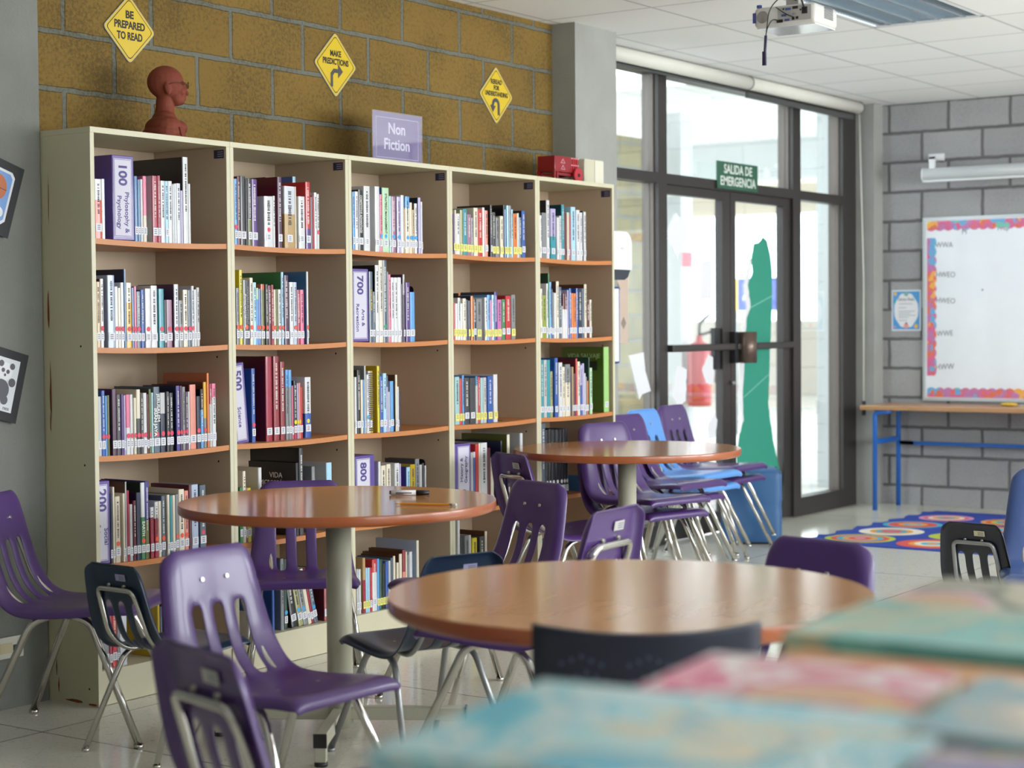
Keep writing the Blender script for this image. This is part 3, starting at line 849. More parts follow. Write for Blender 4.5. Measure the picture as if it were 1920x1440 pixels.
B24 3.1032 3.1204 0.242 0.015 lavender:blue:.4 w - - 0
B24 3.1213 3.1374 0.25 0.015 lavender w - - 0
B24 3.1388 3.15 0.202 0.015 silver w - - 0
B24 3.1506 3.1619 0.184 0.015 gray w - - 0
B24 3.1625 3.1746 0.164 0.015 orange w - - 0
B24 3.1768 3.1861 0.278 0.015 darkgreen - darkgreen - 0
B24 3.1865 3.2098 0.226 0.015 lightgreen w - - 0
B24 3.3179 3.3659 0.322 0.015 limegreen w leafgreen - 0 VIDA SALVAJE
G30 0.0221 0.0796 0.287 0.015 200|Social|Sciences
B30 0.08 0.0909 0.242 0.015 navy w - - 0
B30 0.092 0.1006 0.265 0.015 cream rw - - 0
B30 0.1029 0.126 0.231 0.015 beige ow - - 0
B30 0.1386 0.1489 0.24 0.015 cream ow - - 0
B30 0.1503 0.1563 0.28 0.015 lightgray - brown - 0
B30 0.1567 0.169 0.249 0.015 crimson w - - 0
B30 0.1694 0.1839 0.199 0.015 lightgray ow - - 0
B30 0.1864 0.2009 0.211 0.015 maroon w - - 0
B30 0.2027 0.2223 0.238 0.015 navy w - - 0
B30 0.224 0.2431 0.272 0.015 white:green:.45 ow darkgreen - 0 EARTH
B30 0.2438 0.2623 0.275 0.015 indigo:olive:.5 w - - 0
B30 0.2684 0.2851 0.181 0.015 white:crimson:.2 w - - 0
B30 0.2897 0.3065 0.199 0.015 white:crimson:.3 ow - - 0
B30 0.3075 0.3215 0.2 0.015 cream ow - - 0
B30 0.3225 0.3404 0.217 0.015 slate ow - - 0
B30 0.3503 0.3628 0.219 0.015 cream ow - - 0
B30 0.3634 0.3759 0.214 0.015 teal ow - - 0
B30 0.3766 0.3908 0.215 0.015 cream w - - 0
B30 0.3915 0.4074 0.217 0.015 gray ow - - 0
B30 0.4084 0.4361 0.233 0.015 cream ow - - 0
B30 0.4367 0.4568 0.226 0.015 salmon ow - - 0
B30 0.4589 0.4707 0.244 0.015 maroon - - - 0
B30 0.4724 0.5063 0.244 0.015 lightsteel w - - 0
B30 0.5148 0.5456 0.238 0.015 slate rw - - 0
B31 0.7301 0.7463 0.209 0.02 green w - - 0
B31 0.7482 0.7638 0.271 0.02 cream w - - 0
B31 0.7642 0.771 0.207 0.02 mauve w - - 0
B31 0.7717 0.7917 0.206 0.02 yellow w - - 0
B31 0.8336 0.8521 0.28 0.02 white w beige - 0
B31 1.0459 1.0634 0.285 0.02 black - black - 0 VIDA MICROSCOPICA
B31 1.0664 1.0898 0.341 0.02 charcoal - black - 0
B31 1.1398 1.1597 0.263 0.02 gray - gray - 0
B31 1.2282 1.2608 0.27 0.02 lightblue - lightgray - 0
G32 1.4064 1.5326 0.282 0.02 800||
B32 1.5561 1.5714 0.254 0.02 white - lavender - 0
B32 1.5733 1.6041 0.236 0.02 cream - - - 0
B32 1.6086 1.6374 0.24 0.02 cream - - - 0
B32 1.6642 1.6955 0.24 0.02 white - - - 0
B32 1.6964 1.7068 0.236 0.02 lavender - - - 0
B32 1.745 1.7678 0.218 0.02 lightblue - indigo - 0
B32 1.7703 1.8038 0.227 0.02 mustard - - - 0
B32 1.8051 1.8328 0.248 0.02 gray - charcoal - 0
B32 1.8333 1.851 0.221 0.02 lightgray - - - 0
B32 1.852 1.866 0.226 0.02 charcoal - - - 0
B32 1.8719 1.8789 0.215 0.02 white - - - 0
E32 1.8803 1.8934 0.241 0.02
G33 2.0836 2.2049 0.29 0.02 900|History &|Geography up
B33 2.2053 2.2234 0.249 0.02 lightgray w - - 0
B33 2.2244 2.2396 0.251 0.02 white:blue:.1 w - - 0
B33 2.2411 2.2643 0.283 0.02 red w red - 0
B33 2.2654 2.2781 0.288 0.02 cream w - - 0
B33 2.2792 2.3293 0.288 0.02 white w lightgray - 0
B33 2.33 2.3548 0.263 0.02 maroon w - - 0
B33 2.3552 2.38 0.216 0.02 cream w - - 0
B33 2.436 2.4465 0.289 0.02 navy - navy - 0
B33 2.4876 2.5078 0.314 0.02 cream - olive - 0
B33 2.5912 2.613 0.312 0.02 silver - lightgray - 0
B34 2.7655 2.8004 0.346 0.02 slate w - - 0
B34 2.8017 2.8261 0.315 0.02 black kw - - 0
B34 2.8272 2.8517 0.318 0.02 black kw - - 0
B34 2.8528 2.8832 0.315 0.02 black kw - - 0
B34 2.8843 2.9206 0.314 0.02 black kw - - 0
B34 2.9218 2.9525 0.314 0.02 black kw - - 0
B34 2.9537 2.9729 0.315 0.02 black kw - - 0
B34 2.9741 2.9964 0.315 0.02 black kw - - 0
B34 3.1404 3.1707 0.075 0.02 skyblue - - - 0
B40 0.0416 0.071 0.289 0.02 gray w - - 0
B40 0.0719 0.0857 0.286 0.02 crimson rw - - 0
B40 0.0862 0.1065 0.281 0.02 red rw - - 0
B40 0.1071 0.1194 0.279 0.02 gray w - - 0
B40 0.1201 0.1536 0.276 0.02 silver w - - 0
B40 0.2999 0.3113 0.19 0.02 mustard w - - 0
B40 0.3118 0.3242 0.181 0.02 slate w - - 0
B40 0.3366 0.3507 0.23 0.02 charcoal w - - 0
B40 0.3514 0.3619 0.228 0.02 white w - - 0
B41 0.7778 0.8035 0.142 0.03 blue:white:.3 w - - 0
B41 0.8071 0.8237 0.139 0.03 maroon w - - 0
B41 0.9125 0.9257 0.287 0.03 blue - - - 0
B41 0.9616 0.9807 0.278 0.03 gray - - - 0
B41 0.9815 0.9999 0.275 0.03 darkgreen bw - - 0
B41 1.0225 1.0574 0.24 0.03 black w black - 10
B41 1.0651 1.0925 0.23 0.03 khaki bw - - 13
B41 1.0933 1.1201 0.227 0.03 gray bw - - 13
B41 1.121 1.142 0.229 0.03 cream bw - - 13
B41 1.1428 1.156 0.227 0.03 crimson bw - - 13
B41 1.1569 1.1801 0.23 0.03 slate bw - - 13
B41 1.2173 1.2469 0.164 0.03 brickred bw maroon - 0
B42 1.4069 1.4217 0.186 0.02 lightgray w - - 0
B42 1.4225 1.4353 0.184 0.02 white w - - 0
B42 1.448 1.4651 0.227 0.02 tan:crimson:.4 y tan - 0
B42 1.4655 1.4781 0.184 0.02 lightblue y - - 0
B42 1.479 1.4932 0.183 0.02 lightblue y - - 0
B42 1.4941 1.507 0.182 0.02 red w - - 0
B42 1.5084 1.5392 0.213 0.02 red:white:.25 w red - 0
B42 1.5406 1.5559 0.213 0.02 skyblue y - - 0
B42 1.5567 1.5777 0.209 0.02 darkgreen y - - 0
B42 1.5783 1.5951 0.19 0.02 black y - - 0
B42 1.5961 1.6151 0.195 0.02 blue y - - 0
B42 1.616 1.6306 0.196 0.02 lightgray y - - 0
B42 1.6317 1.6477 0.206 0.02 slate - - - 0
B42 1.6488 1.6622 0.213 0.02 cream - brown - 0
B42 1.6707 1.685 0.182 0.02 cream - - - 0
B42 1.6892 1.7073 0.217 0.02 cream - brown - 0
B42 1.7121 1.7316 0.231 0.02 brickred:salmon:.4 - brown - 0
B42 1.7323 1.7414 0.221 0.02 cream - - - 0
B42 1.7421 1.7567 0.208 0.02 gray - - - 0
B42 1.7574 1.778 0.218 0.02 silver - - - 0
B42 1.8087 1.8239 0.261 0.02 cream - lightsteel - 0
E42 1.8246 1.8385 0.245 0.02
B43 2.103 2.1187 0.319 0.02 white - - - 0
B43 2.1191 2.1363 0.24 0.02 black - - - 0
B43 2.1563 2.1862 0.245 0.02 gray - - - 0
B43 2.1872 2.2013 0.245 0.02 white - - - 0
B43 2.2111 2.2464 0.229 0.02 yellow - - - 0
B43 2.2668 2.3 0.229 0.02 charcoal - - - 0
B43 2.308 2.3234 0.25 0.02 cream - brown - 0
B44 2.8659 2.8947 0.153 0.02 skyblue - - - 0
B44 2.9004 2.9235 0.149 0.02 pink - - - 0
'''.strip().split('\n')
M_signp = mat('sign_purple', '#5d4a92', .35, coat=.3); M_signw = mat('sign_white', '#cbc8d6', .5); M_signt = mat('sign_text', '#4b3a80', .5)
M_plast = mat('clear_plastic_edge', '#a99bd0', .15, coat=.6)
M_be = mat('black_steel', '#111018', .45)
GROUPB = 'library books on the cream bookcases'
cand = []
for i, ln in enumerate(BOOKS):
    f = ln.split(' ')
    if f[0][0] in 'BP':
        row, bay = int(f[0][1]), int(f[0][2]); x0, x1, h = map(float, f[1:4])
        z = math.hypot((x0+4.2), 4.65)
        a = (x1-x0)*h/z**2*(1, 1, 1, .6, .42)[row]*(.5 if row == 3 and bay in (3, 4) else 1)
        cand.append((a, i))
cand.sort(reverse=True)
SOLO = set(i for a, i in cand[:300])
stuff = MB(); rnd = random.Random(3)
cnt = {}
def tilt_M(x0, y0, z, deg):
    return Matrix.Translation((x0, 0, z)) @ Matrix.Rotation(-math.radians(deg), 4, 'Y') @ Matrix.Translation((-x0, 0, -z))
for i, ln in enumerate(BOOKS):
    f = ln.split(' ')
    K = f[0][0]; row, bay = int(f[0][1]), int(f[0][2])
    x0, x1, h, y0 = map(float, f[1:5])
    tt = ((x0+x1)/2-bay*W)/W
    z = ZS[row]+(sag(tt) if row < 4 else 0)+.0004
    if row < 4: z = max(z, ZS[row]+max(sag((x0-bay*W)/W), sag((x1-bay*W)/W))+.0003)
    where = '%s shelf of %s bookcase' % (ROWN[row], BAYN[bay])
    if K == 'B':
        cnt[(row, bay)] = cnt.get((row, bay), 0)+1
        col = f[5].split(':'); c1 = col[0]; c2 = col[1] if len(col) > 1 else None; frac = float(col[2]) if len(col) > 2 else 0
        fl = f[6]; cov = None if f[7] == '-' else f[7]; sh = f[8]; deg = float(f[9]); title = ' '.join(f[10:])
        d = .11 if sh == 'S' else (.115 if sh == 'L' else min(rnd.uniform(.165, .205) if h < .26 else .225, min(.30, .35-y0)))
        if h > .28 and sh == '-': d = min(.26, .35-y0)
        if sh == '-' and any(g.split(' ')[8:9] == ['L'] and g[1:3] == ln[1:3] and float(g.split(' ')[1]) < x1 and float(g.split(' ')[2]) > x0 for g in BOOKS if g[0] == 'B'): d = min(d, .168-y0)
        if sh == 'L': d = .16
        if title.startswith('VIDA'): d = .25
        M = tilt_M(x0, y0, z, deg) if deg else None
        dark = c1 in ('black', 'charcoal', 'navy', 'maroon', 'plum', 'purple', 'crimson', 'indigo', 'darkgreen', 'brickred', 'blue', 'slate', 'red', 'brown', 'green', 'steelblue', 'teal', 'leafgreen', 'mauve')
        if i in SOLO:
            mb = MB(); book_cover(mb, x0, x1, y0, d, z, h, c1, c2, frac, cov, M)
            bk = mb.build('book')
            n = cnt[(row, bay)]
            thick = 'thick ' if x1-x0 > .03 else ('thin ' if x1-x0 < .012 else '')
            w1 = WORD.get(c1, c1)
            colr = w1 if not c2 else w1+' and '+WORD.get(c2, c2)
            nm = 'book'
            lab = '%s%s book, %s from left on %s' % (thick, colr, ORD[n-1], where)
            tag(bk, lab, 'book', GROUPB)
            mb = MB(); book_pages(mb, x0, x1, y0, d, z, h, M); mb.build('page_block', None, bk)
            tgt = lambda nme: (MB(), nme)
            if 'w' in fl or (fl == 'y' and row == 4):
                mb = MB(); book_label(mb, x0, x1, y0, z, M_lab, .024, .052, M); mb.build('call_label', None, bk)['label'] = 'white call number label'
            if fl == 'y':
                mb = MB(); book_label(mb, x0, x1, y0, z, M_laby, .016, .048, M); mb.build('call_label', None, bk)['label'] = 'yellow call number label'
            if fl[0] in 'robgk' or fl == 'yw':
                rr = min(.0085, (x1-x0)*.46); mb = MB()
                pts = [Vector(((x0+x1)/2+rr*math.cos(2*PI*q/16), y0-.0006, z+.066+.0088*math.sin(2*PI*q/16))) for q in range(16)]
                mb.face([M @ p for p in pts] if M else pts, DOT[fl[0]]); mb.build('dot_sticker', None, bk)
            if title:
                tm = {'COSTA RICA': '#d8c22c', 'VIDA SALVAJE': '#a9c48a'}.get(title, '#e8e6e0' if title != 'STRATEGIC MANAGEMENT' else '#20343a')
                tmat = mat('title_'+title.lower().replace(' ', '_'), tm, .5)
                xm = (x0+x1)/2; t = x1-x0
                if title == 'JERUSALEM':
                    text('JERUSALEM', .020, tmat, (xm+.006, y0-.0008, z+h-.075), 'down', bk, 'spine_title', .02, maxw=.12)
                    text('IRIAN JAYA', .020, tmat, (xm-.008, y0-.0008, z+h-.125), 'down', bk, 'spine_title', .02, maxw=.12)
                elif title == 'DONALD RUMSFELD':
                    text('DONALD RUMSFELD', .015, mat('title_grey', '#8d8d90', .5), (xm+.005, y0-.0008, z+h-.095), 'down', bk, 'spine_title', .01, maxw=.165)
                    text('Known and Unknown', .014, tmat, (xm-.008, y0-.0008, z+h-.115), 'down', bk, 'spine_title', .015, maxw=.14)
                elif title == 'VIDA SALVAJE':
                    text('VIDA SALVAJE', .032, tmat, (x0-.0008, y0+.118, z+h-.045), 'west', bk, 'cover_title', .0, maxw=.19)
                    MB().box(x0-.0012, x0-.0002, y0+.04, y0+.085, z+h-.115, z+h-.07, mat('cover_picture', '#23251d', .5, var=.5, vscale=60)).build('cover_picture', None, bk)
                elif title == 'VIDA MICROSCOPICA':
                    text('VIDA', .030, tmat, (x0-.0008, y0+.105, z+h-.052), 'west', bk, 'cover_title', .0)
                    text('MICROSCÓPICA', .026, tmat, (x0-.0008, y0+.105, z+h-.082), 'west', bk, 'cover_title', .0, maxw=.17)
                elif title == 'EARTH':
                    text('EARTH', .017, tmat, (xm, y0-.0008, z+h*.40), 'down', bk, 'spine_title', .02)
                else:
                    text(title, min(.018, t*.62), tmat, (xm, y0-.0008, z+h*.6), 'down', bk, 'spine_title', .01, maxw=h*.62)
            elif x1-x0 > .0125 and rnd.random() < .72:
                mb = MB(); book_title(mb, x0, x1, y0, z, h, M_ink if not dark else mat('title_pale', '#cfcbc4', .5), rnd, M); mb.build('spine_title', None, bk)
        else:
            book_cover(stuff, x0, x1, y0, d, z, h, c1, c2, frac, cov, M); book_pages(stuff, x0, x1, y0, d, z, h, M)
            if fl != '-': book_label(stuff, x0, x1, y0, z, M_laby if fl == 'y' else M_lab, .018, .048, M)
            if fl == 'kw':
                stuff.disc(((x0+x1)/2, y0-.0006, z+.066), .009, (0, -1, 0), DOT['k'], 14)
    elif K == 'P':   # spiral bound notebook
        cnt[(row, bay)] = cnt.get((row, bay), 0)+1
        t = x1-x0
        bk = MB().box(x0+t*.45, x1, y0+.006, y0+.2, z, z+h, bmat('mustard')).box(x0, x0+t*.45, y0+.006, y0+.2, z, z+h, bmat('white')).build('book')
        tag(bk, 'white spiral-bound book with black wire coils, %s from left on %s' % (ORD[cnt[(row, bay)]-1], where), 'book', GROUPB)
        mb = MB(); zz = z+.01
        while zz < z+h-.008:
            mb.box(x0+.001, x1-.001, y0-.001, y0+.004, zz, zz+.0035, M_be); zz += .0078
        mb.build('wire_coil', None, bk)
        mb = MB(); book_label(mb, x0, x0+t*.5, y0-.002, z, M_lab, .024, .052); mb.build('call_label', None, bk)
    elif K == 'E':
        t = min(x1-x0, .012)
        hh = max(h, .085); r = .016
        yb0, yb1 = y0+.008, y0+.135
        if x1-x0 > .03 and hh > .15: yb0, yb1 = y0+.01, y0+.15
        xe = x0+.001
        poly = [(yb0, z+.002), (yb1, z+.002), (yb1, z+hh-r)]+[(yb1-r+r*math.cos(a), z+hh-r+r*math.sin(a)) for a in (PI/6, PI/3, PI/2)]+[(yb0+r-r*math.sin(a), z+hh-r+r*math.cos(a)) for a in (0, PI/6, PI/3, PI/2)]
        be = thing('bookend', 'black steel bookend at the right end of the books on '+where, 'bookend', (0, 0, 0), group='black steel bookends')
        mb = MB(); mb.prism(poly, xe, xe+.0025, 'x', M_be); mb.build('upright_plate', None, be)
        mb = MB(); mb.box(xe, min(xe+.07, (bay+1)*W-.02), yb0+.01, yb1-.01, z, z+.0015, M_be); mb.build('foot_plate', None, be)
    elif K == 'G':   # divider box with the subject card on its spine
        parts = ' '.join(f[5:]).split('|'); rising = parts[2].endswith(' up'); tl = 'tilt' in parts[2]
        num = parts[0]; l1 = parts[1].strip(); l2 = parts[2].replace(' up', '').replace(' tilt', '').strip()
        t = x1-x0; d = .19
        x0b = max(x0, bay*W+.021)
        M = tilt_M(x0b, y0, z, -6) if tl else Matrix()
        if tl: M = Matrix.Translation((.0, 0, .001)) @ tilt_M(x1, y0, z, 5)
        topic = {'100': 'philosophy and psychology', '200': 'social', '500': 'science', '700': 'arts and recreation', '800': '800', '900': 'history and geography'}[num]
        sg = thing('section_divider', 'purple divider box with white %s card on %s' % (topic, where), 'section sign', (0, 0, 0), group='purple subject dividers')
        xa, xb = x0b, max(x1, x0b+.05)
        mb = MB(); mb.box(xa, xb, y0+.0015, y0+d, z, z+h, M_signp, .003, M); mb.build('divider_box', None, sg)
        w = xb-xa; pw = min(w*.74, .078); pc = xb-.016-pw/2 if num != '800' else xa+.012+pw/2
        mb = MB(); mb.box(pc-pw/2-.004, pc+pw/2+.004, y0+.0004, y0+.0012, z+.012, z+h-.012, M_signw, .0, M)
        mb.box(pc-pw/2-.0015, pc+pw/2+.0015, y0+.0001, y0+.0005, z+.0145, z+h-.0145, M_signt, 0, M)
        mb.box(pc-pw/2, pc+pw/2, y0-.0003, y0+.0002, z+.016, z+h-.016, M_signw, 0, M)
        mb.build('card', None, sg)
        ob = []
        if not rising:
            ob.append(text(num, .052, M_signt, (pc-.002, y0-.0007, z+h-.066), 'down', sg, 'card_lettering', .03))
            if l1: ob.append(text(l1, .026, M_signt, (pc+.017 if l2 else pc-.004, y0-.0007, z+h*.33), 'down', sg, 'card_lettering', .012, maxw=h*.52))
            if l2: ob.append(text(l2, .026, M_signt, (pc-.018, y0-.0007, z+h*.33), 'down', sg, 'card_lettering', .012, maxw=h*.46))
        else:
            ob.append(text(num, .040, M_signt, (pc+.002, y0-.0007, z+.058), 'upw', sg, 'card_lettering', .03))
            ob.append(text(l1, .027, M_signt, (pc-.016, y0-.0007, z+h*.60), 'upw', sg, 'card_lettering', .012, maxw=h*.6))
            ob.append(text(l2, .027, M_signt, (pc+.016, y0-.0007, z+h*.60), 'upw', sg, 'card_lettering', .012, maxw=h*.6))
        if tl:
            for o in ob: o.data.transform(M)
so = stuff.build('books'); tag(so, 'the remaining smaller library books on the cream bookcases', 'books', GROUPB, 'stuff')

# big picture book lying open-faced on the fourth shelf: lettering of its black neighbour

# ------------------------------------------------------------------ tables
M_top = None
M_top, nt, b = nodes_of('beech_top', .16)
tc = N(nt, 'ShaderNodeTexCoord'); mp = N(nt, 'ShaderNodeMapping'); mp.inputs['Scale'].default_value = (1.0, 6, 1); mp.inputs['Rotation'].default_value = (0, 0, .6)
nt.links.new(tc.outputs['Object'], mp.inputs[0])
n1 = N(nt, 'ShaderNodeTexNoise', Scale=3.); n1.inputs['Detail'].default_value = 8; nt.links.new(mp.outputs[0], n1.inputs['Vector'])
r = ramp(nt, [(.3, '#bd8149'), (.5, '#c1864d'), (.7, '#c58b52')]); nt.links.new(n1.outputs['Fac'], r.inputs[0]); nt.links.new(r.outputs[0], b.inputs['Base Color'])
b.inputs['Coat Weight'].default_value = .25; b.inputs['Coat Roughness'].default_value = .1
M_tedge = mat('table_edge', '#a3562c', .3, var=.08, vscale=4., coat=.3)
M_pole = mat('table_pole_paint', '#b9b7a2', .38, var=.02)
M_blackp = MATS['black_plastic']
def round_table(name, x, y, label, ang):
    t = thing('round_table', label, 'table', (x, y, 0), ang, 'round wooden tables')
    t.scale = (1, 1, .752/.74)
    R = .5
    m = MB(); m.disc((0, 0, .7400), R-.0008, (0, 0, 1), M_top, 128); m.build('tabletop', None, t)
    m = MB(); m.lathe([(.002, .7085), (R-.006, .7085), (R, .713), (R+.001, .724), (R, .736), (R-.0006, .7394), (R-.0012, .7398)], (0, 0, 0), M_tedge, 96); m.build('edge_band', None, t)
    m = MB().cyl((0, 0, .03), (0, 0, .70), .0405, M_pole, 32); m.build('pole', None, t)
    m = MB().box(-.16, .16, -.16, .16, .702, .7085, M_blackp); m.build('mounting_plate', None, t)
    for k in range(4):
        a = PI/2*k; Mx = Matrix.Rotation(a, 4, 'Z')
        m = MB().box(.03, .40, -.018, .018, .055, .095, M_pole, .003, Mx).box(.372, .40, -.018, .018, .012, .06, M_pole, .003, Mx)
        lg = m.build('base_arm', None, t)
        m = MB().cyl(Mx @ Vector((.386, 0, 0)), Mx @ Vector((.386, 0, .013)), .02, M_blackp, 16).box(.397, .403, -.02, .02, .056, .097, M_blackp, 0, Mx)
        m.build('foot', None, lg)
    return t
round_table('round_table', .1306, -.9716, 'round wooden table with a marker and a pencil on top', .55)
round_table('round_table', -1.0293, -2.7419, 'large nearest round wooden table behind the colourful magazines', .2)
round_table('round_table', 2.5651, -.5685, 'far round wooden table in front of the stacked chairs', .3)

# marker and pencil on the table
mk = thing('marker_pen', 'white marker pen with black cap on the round table', 'marker', (.375, -1.0675, .7604), math.radians(-60))
MB().cyl((-.060, 0, 0), (.022, 0, 0), .0082, mat('marker_white', '#e6e4e6', .3), 20).build('barrel', None, mk)
MB().cyl((.022, 0, 0), (.064, 0, 0), .0088, M_blackp, 20, r2=.0075).cyl((-.066, 0, 0), (-.060, 0, 0), .0066, M_blackp, 16).build('cap', None, mk)
MB().box(-.045, .008, -.0086, -.0080, -.0016, .0016, mat('marker_print', '#454050', .5)).box(-.045, -.02, -.0084, -.0076, -.0045, -.0028, MATS['marker_print']).build('printed_band', None, mk)
pc = thing('pencil', 'yellow-orange pencil with white eraser end on the round table', 'pencil', (.142, -1.319, .7564), math.radians(-70.5))
m = MB(); m.prism([(.0036*math.cos(PI/3*k), .0036*math.sin(PI/3*k)) for k in range(6)], -.088, .072, 'x', mat('pencil_paint', '#e0902a', .35)); m.build('shaft', None, pc)
MB().cyl((-.104, 0, 0), (-.088, 0, 0), .0006, mat('pencil_wood', '#c9a877', .6), 10, r2=.0036).build('tip', None, pc)
MB().cyl((.072, 0, 0), (.084, 0, 0), .0038, mat('steel', '#a9a9a9', .3, 1.), 12).cyl((.084, 0, 0), (.093, 0, 0), .0036, mat('eraser', '#d8d2cf', .6), 12).build('ferrule', None, pc)

# ------------------------------------------------------------------ shell chairs
def chairmat(n, c): return mat(n, c, .28, var=.05, vscale=50., bump=.04, bscale=400., coat=.15)
M_pur = chairmat('purple_shell', '#4c306c'); M_nav = chairmat('navy_shell', '#1c3149'); M_lblue = chairmat('light_blue_shell', '#5d97dc'); M_blk = chairmat('dark_shell', '#191c2a'); M_mblue = chairmat('mid_blue_shell', '#3d5488')
M_chr = mat('chrome', '#c9c6c0', .12, 1.); M_gryp = mat('silver_paint', '#9a9b9a', .35, .5)
def shell_mesh():
    # side profile: y forward, z up, half width, flange drop direction
    prof = [(.228, .392, .190), (.235, .412, .200), (.215, .428, .205), (.165, .430, .208), (.08, .421, .210), (-.03, .413, .210), (-.10, .413, .210), (-.15, .422, .208), (-.185, .447, .204), (-.205, .485, .198),
            (-.219, .530, .191), (-.228, .565, .186), (-.238, .605, .181), (-.249, .655, .174), (-.258, .700, .168), (-.266, .733, .156), (-.271, .748, .128), (-.280, .752, .122)]
    cols = [-1., -.94, -.80, None, None, None, None, None, None, .80, .94, 1.]
    xs_abs = [-.0955, -.0625, -.0165, .0165, .0625, .0955]
    bm = bmesh.new(); G_ = []
    n = len(prof)
    for k, (y, z, hw) in enumerate(prof):
        a = Vector((prof[min(k+1, n-1)][0]-prof[max(k-1, 0)][0], prof[min(k+1, n-1)][1]-prof[max(k-1, 0)][1])).normalized()
        nrm = Vector((-a.y, a.x))      # outward (under / behind) side is -nrm for our direction
        # profile runs front to back then up, the sitting side is to the right of travel -> underside normal
        und = Vector((a.y, -a.x)) if False else Vector((a.y, -a.x))
        row = []
        for j in range(12):
            if cols[j] is None: x = xs_abs[j-3]*(1 if hw > .15 else hw/.16); d = 0; 
            else: x = cols[j]*hw; d = {1.: .030, .94: .008, .80: 0}[abs(cols[j])]*(1 if 2 <= k <= n-3 else .3)
            dish = .012*(1-(x/.2)**2) if k > 2 else 0
            # towards the underside: down for the seat, backward for the back
            t = min(1, max(0, (z-.42)/.09)) if k > 6 else 0
            ux, uz = (-t, -(1-t))
            off = d+dish
            row.append(bm.verts.new((x, y+ux*off, z+uz*off)))
        G_.append(row)
    slots = {(r_, c_) for r_ in range(7, 12) for c_ in (3, 5, 7)}
    for k in range(n-1):
        for j in range(11):
            if (k, j) in slots: continue
            f = bm.faces.new((G_[k][j], G_[k][j+1], G_[k+1][j+1], G_[k+1][j])); f.smooth = True
    bmesh.ops.recalc_face_normals(bm, faces=bm.faces)
    me = bpy.data.meshes.new('shell'); bm.to_mesh(me); bm.free()
    return me
SHELL = shell_mesh()
def make_chair(shellm, legm, stick=None):
    """one chair at the origin, facing +Y"""
    t = bpy.data.objects.new('shell_chair', None); COL.objects.link(t); t.empty_display_size = .05
    o = bpy.data.objects.new('seat_shell', SHELL.copy()); COL.objects.link(o); o.parent = t
    o.data.materials.append(shellm)
    s = o.modifiers.new('thick', 'SOLIDIFY'); s.thickness = .007; s.offset = 0
    s = o.modifiers.new('round', 'SUBSURF'); s.levels = 2; s.render_levels = 2
    for sx in (-1, 1):
        l = MB().tube([(sx*.222, .258, .012), (sx*.165, .085, .378), (sx*.162, .015, .392)], .0118, legm, 12, .055)
        lg = l.build('leg', None, t)
        MB().cyl((sx*.222, .258, 0), (sx*.222, .258, .012), .0155, legm, 14).build('glide', None, lg)
        l = MB().tube([(sx*.215, -.262, .012), (sx*.165, -.105, .368), (sx*.160, -.035, .392)], .0118, legm, 12, .055)
        lg = l.build('leg', None, t)
        MB().cyl((sx*.215, -.262, 0), (sx*.215, -.262, .012), .0155, legm, 14).build('glide', None, lg)
        MB().cyl((sx*.162, .03, .392), (sx*.160, -.06, .392), .0118, legm, 12).build('seat_rail', None, t)
    MB().tube([(-.10, .12, .398), (-.118, -.13, .392), (-.122, -.213, .462), (-.112, -.2585, .60), (-.104, -.2785, .655), (.104, -.2785, .655), (.112, -.2585, .60), (.122, -.213, .462), (.118, -.13, .392), (.10, .12, .398)], .0105, legm, 12, .045).build('back_support', None, t)
    for x in (-.045, .045): MB().cyl((x, -.275, .668), (x, -.255, .672), .0058, mat('bolt_steel', '#b5b2ad', .3, .9), 12).build('bolt', None, t)
    for x in (-.075, .075): MB().cyl((x, .05, .403), (x, .05, .4135), .0055, MATS['bolt_steel'], 12).build('bolt', None, t)
    if stick:
        m = MB(); Mx = Matrix.Translation((.035, -.2770, .703)) @ Matrix.Rotation(math.radians(11), 4, 'X')
        m.box(-.028, .028, -.0025, -.0005, -.013, .013, mat(*stick), 0, Mx)
        for q in range(3): m.box(-.008, .022, -.0029, -.0025, -.008+q*.006, -.005+q*.006, mat('sticker_lines', '#7d7c88', .5), 0, Mx)
        m.build('inventory_sticker', None, t)
    return t
PROTO = {}
def chair(kind, x, y, th, s, label, dz=0., first=True):
    spec = dict(purple=(M_pur, M_chr, ('sticker_silver', '#b9b7b3', .4)), navy=(M_nav, M_chr, ('sticker_lilac', '#a9aad0', .4)), navygrey=(M_nav, M_gryp, ('sticker_lilac', '#a9aad0', .4)),
                light=(M_lblue, M_chr, None), black=(M_blk, M_gryp, ('sticker_cream', '#cfc9a0', .4)), mid=(M_mblue, M_chr, None))[kind]
    if kind not in PROTO: PROTO[kind] = o = make_chair(*spec)
    else: o = copy_tree(PROTO[kind])
    o.location = (x, y, dz); o.rotation_euler = (0, 0, th-PI/2); o.scale = (s, s, s)
    tag(o, label, 'chair', 'plastic shell chairs with metal legs')
    return o
chair('purple', -.25, -.21, -1.104, 1.02, 'purple plastic chair at far left facing right, against the concrete wall')
chair('navy', -.26, -.625, -.08, .79, 'small dark blue chair seen from behind beside the end of the bookcases')
chair('purple', -.818, -1.593, -1.608, .967, 'purple chair facing right in front of the marker table, shiny backrest')
chair('purple', -1.665, -2.480, -.298, .987, 'nearest purple chair at the bottom, seen from behind with chrome loop')
chair('purple', .715, -.305, 3.899, .951, 'purple chair between the marker table and bookcases, slots facing out')
chair('navygrey', .059, -1.348, 1.207, .85, 'dark blue chair with grey legs between the two nearer tables')
chair('purple', .812, -1.002, 2.798, .988, 'purple chair right of the marker table, two bolts on its backrest')
chair('purple', 2.288, -.441, -.467, 1.0, 'purple chair from behind at the left of the far table')
chair('purple', .035, -1.744, 1.653, 1.05, 'purple chair from behind with silver sticker, behind the nearest table')
chair('purple', -.303, -2.637, 2.916, 1.0, 'purple chair at the right of the nearest table, backrest top showing')
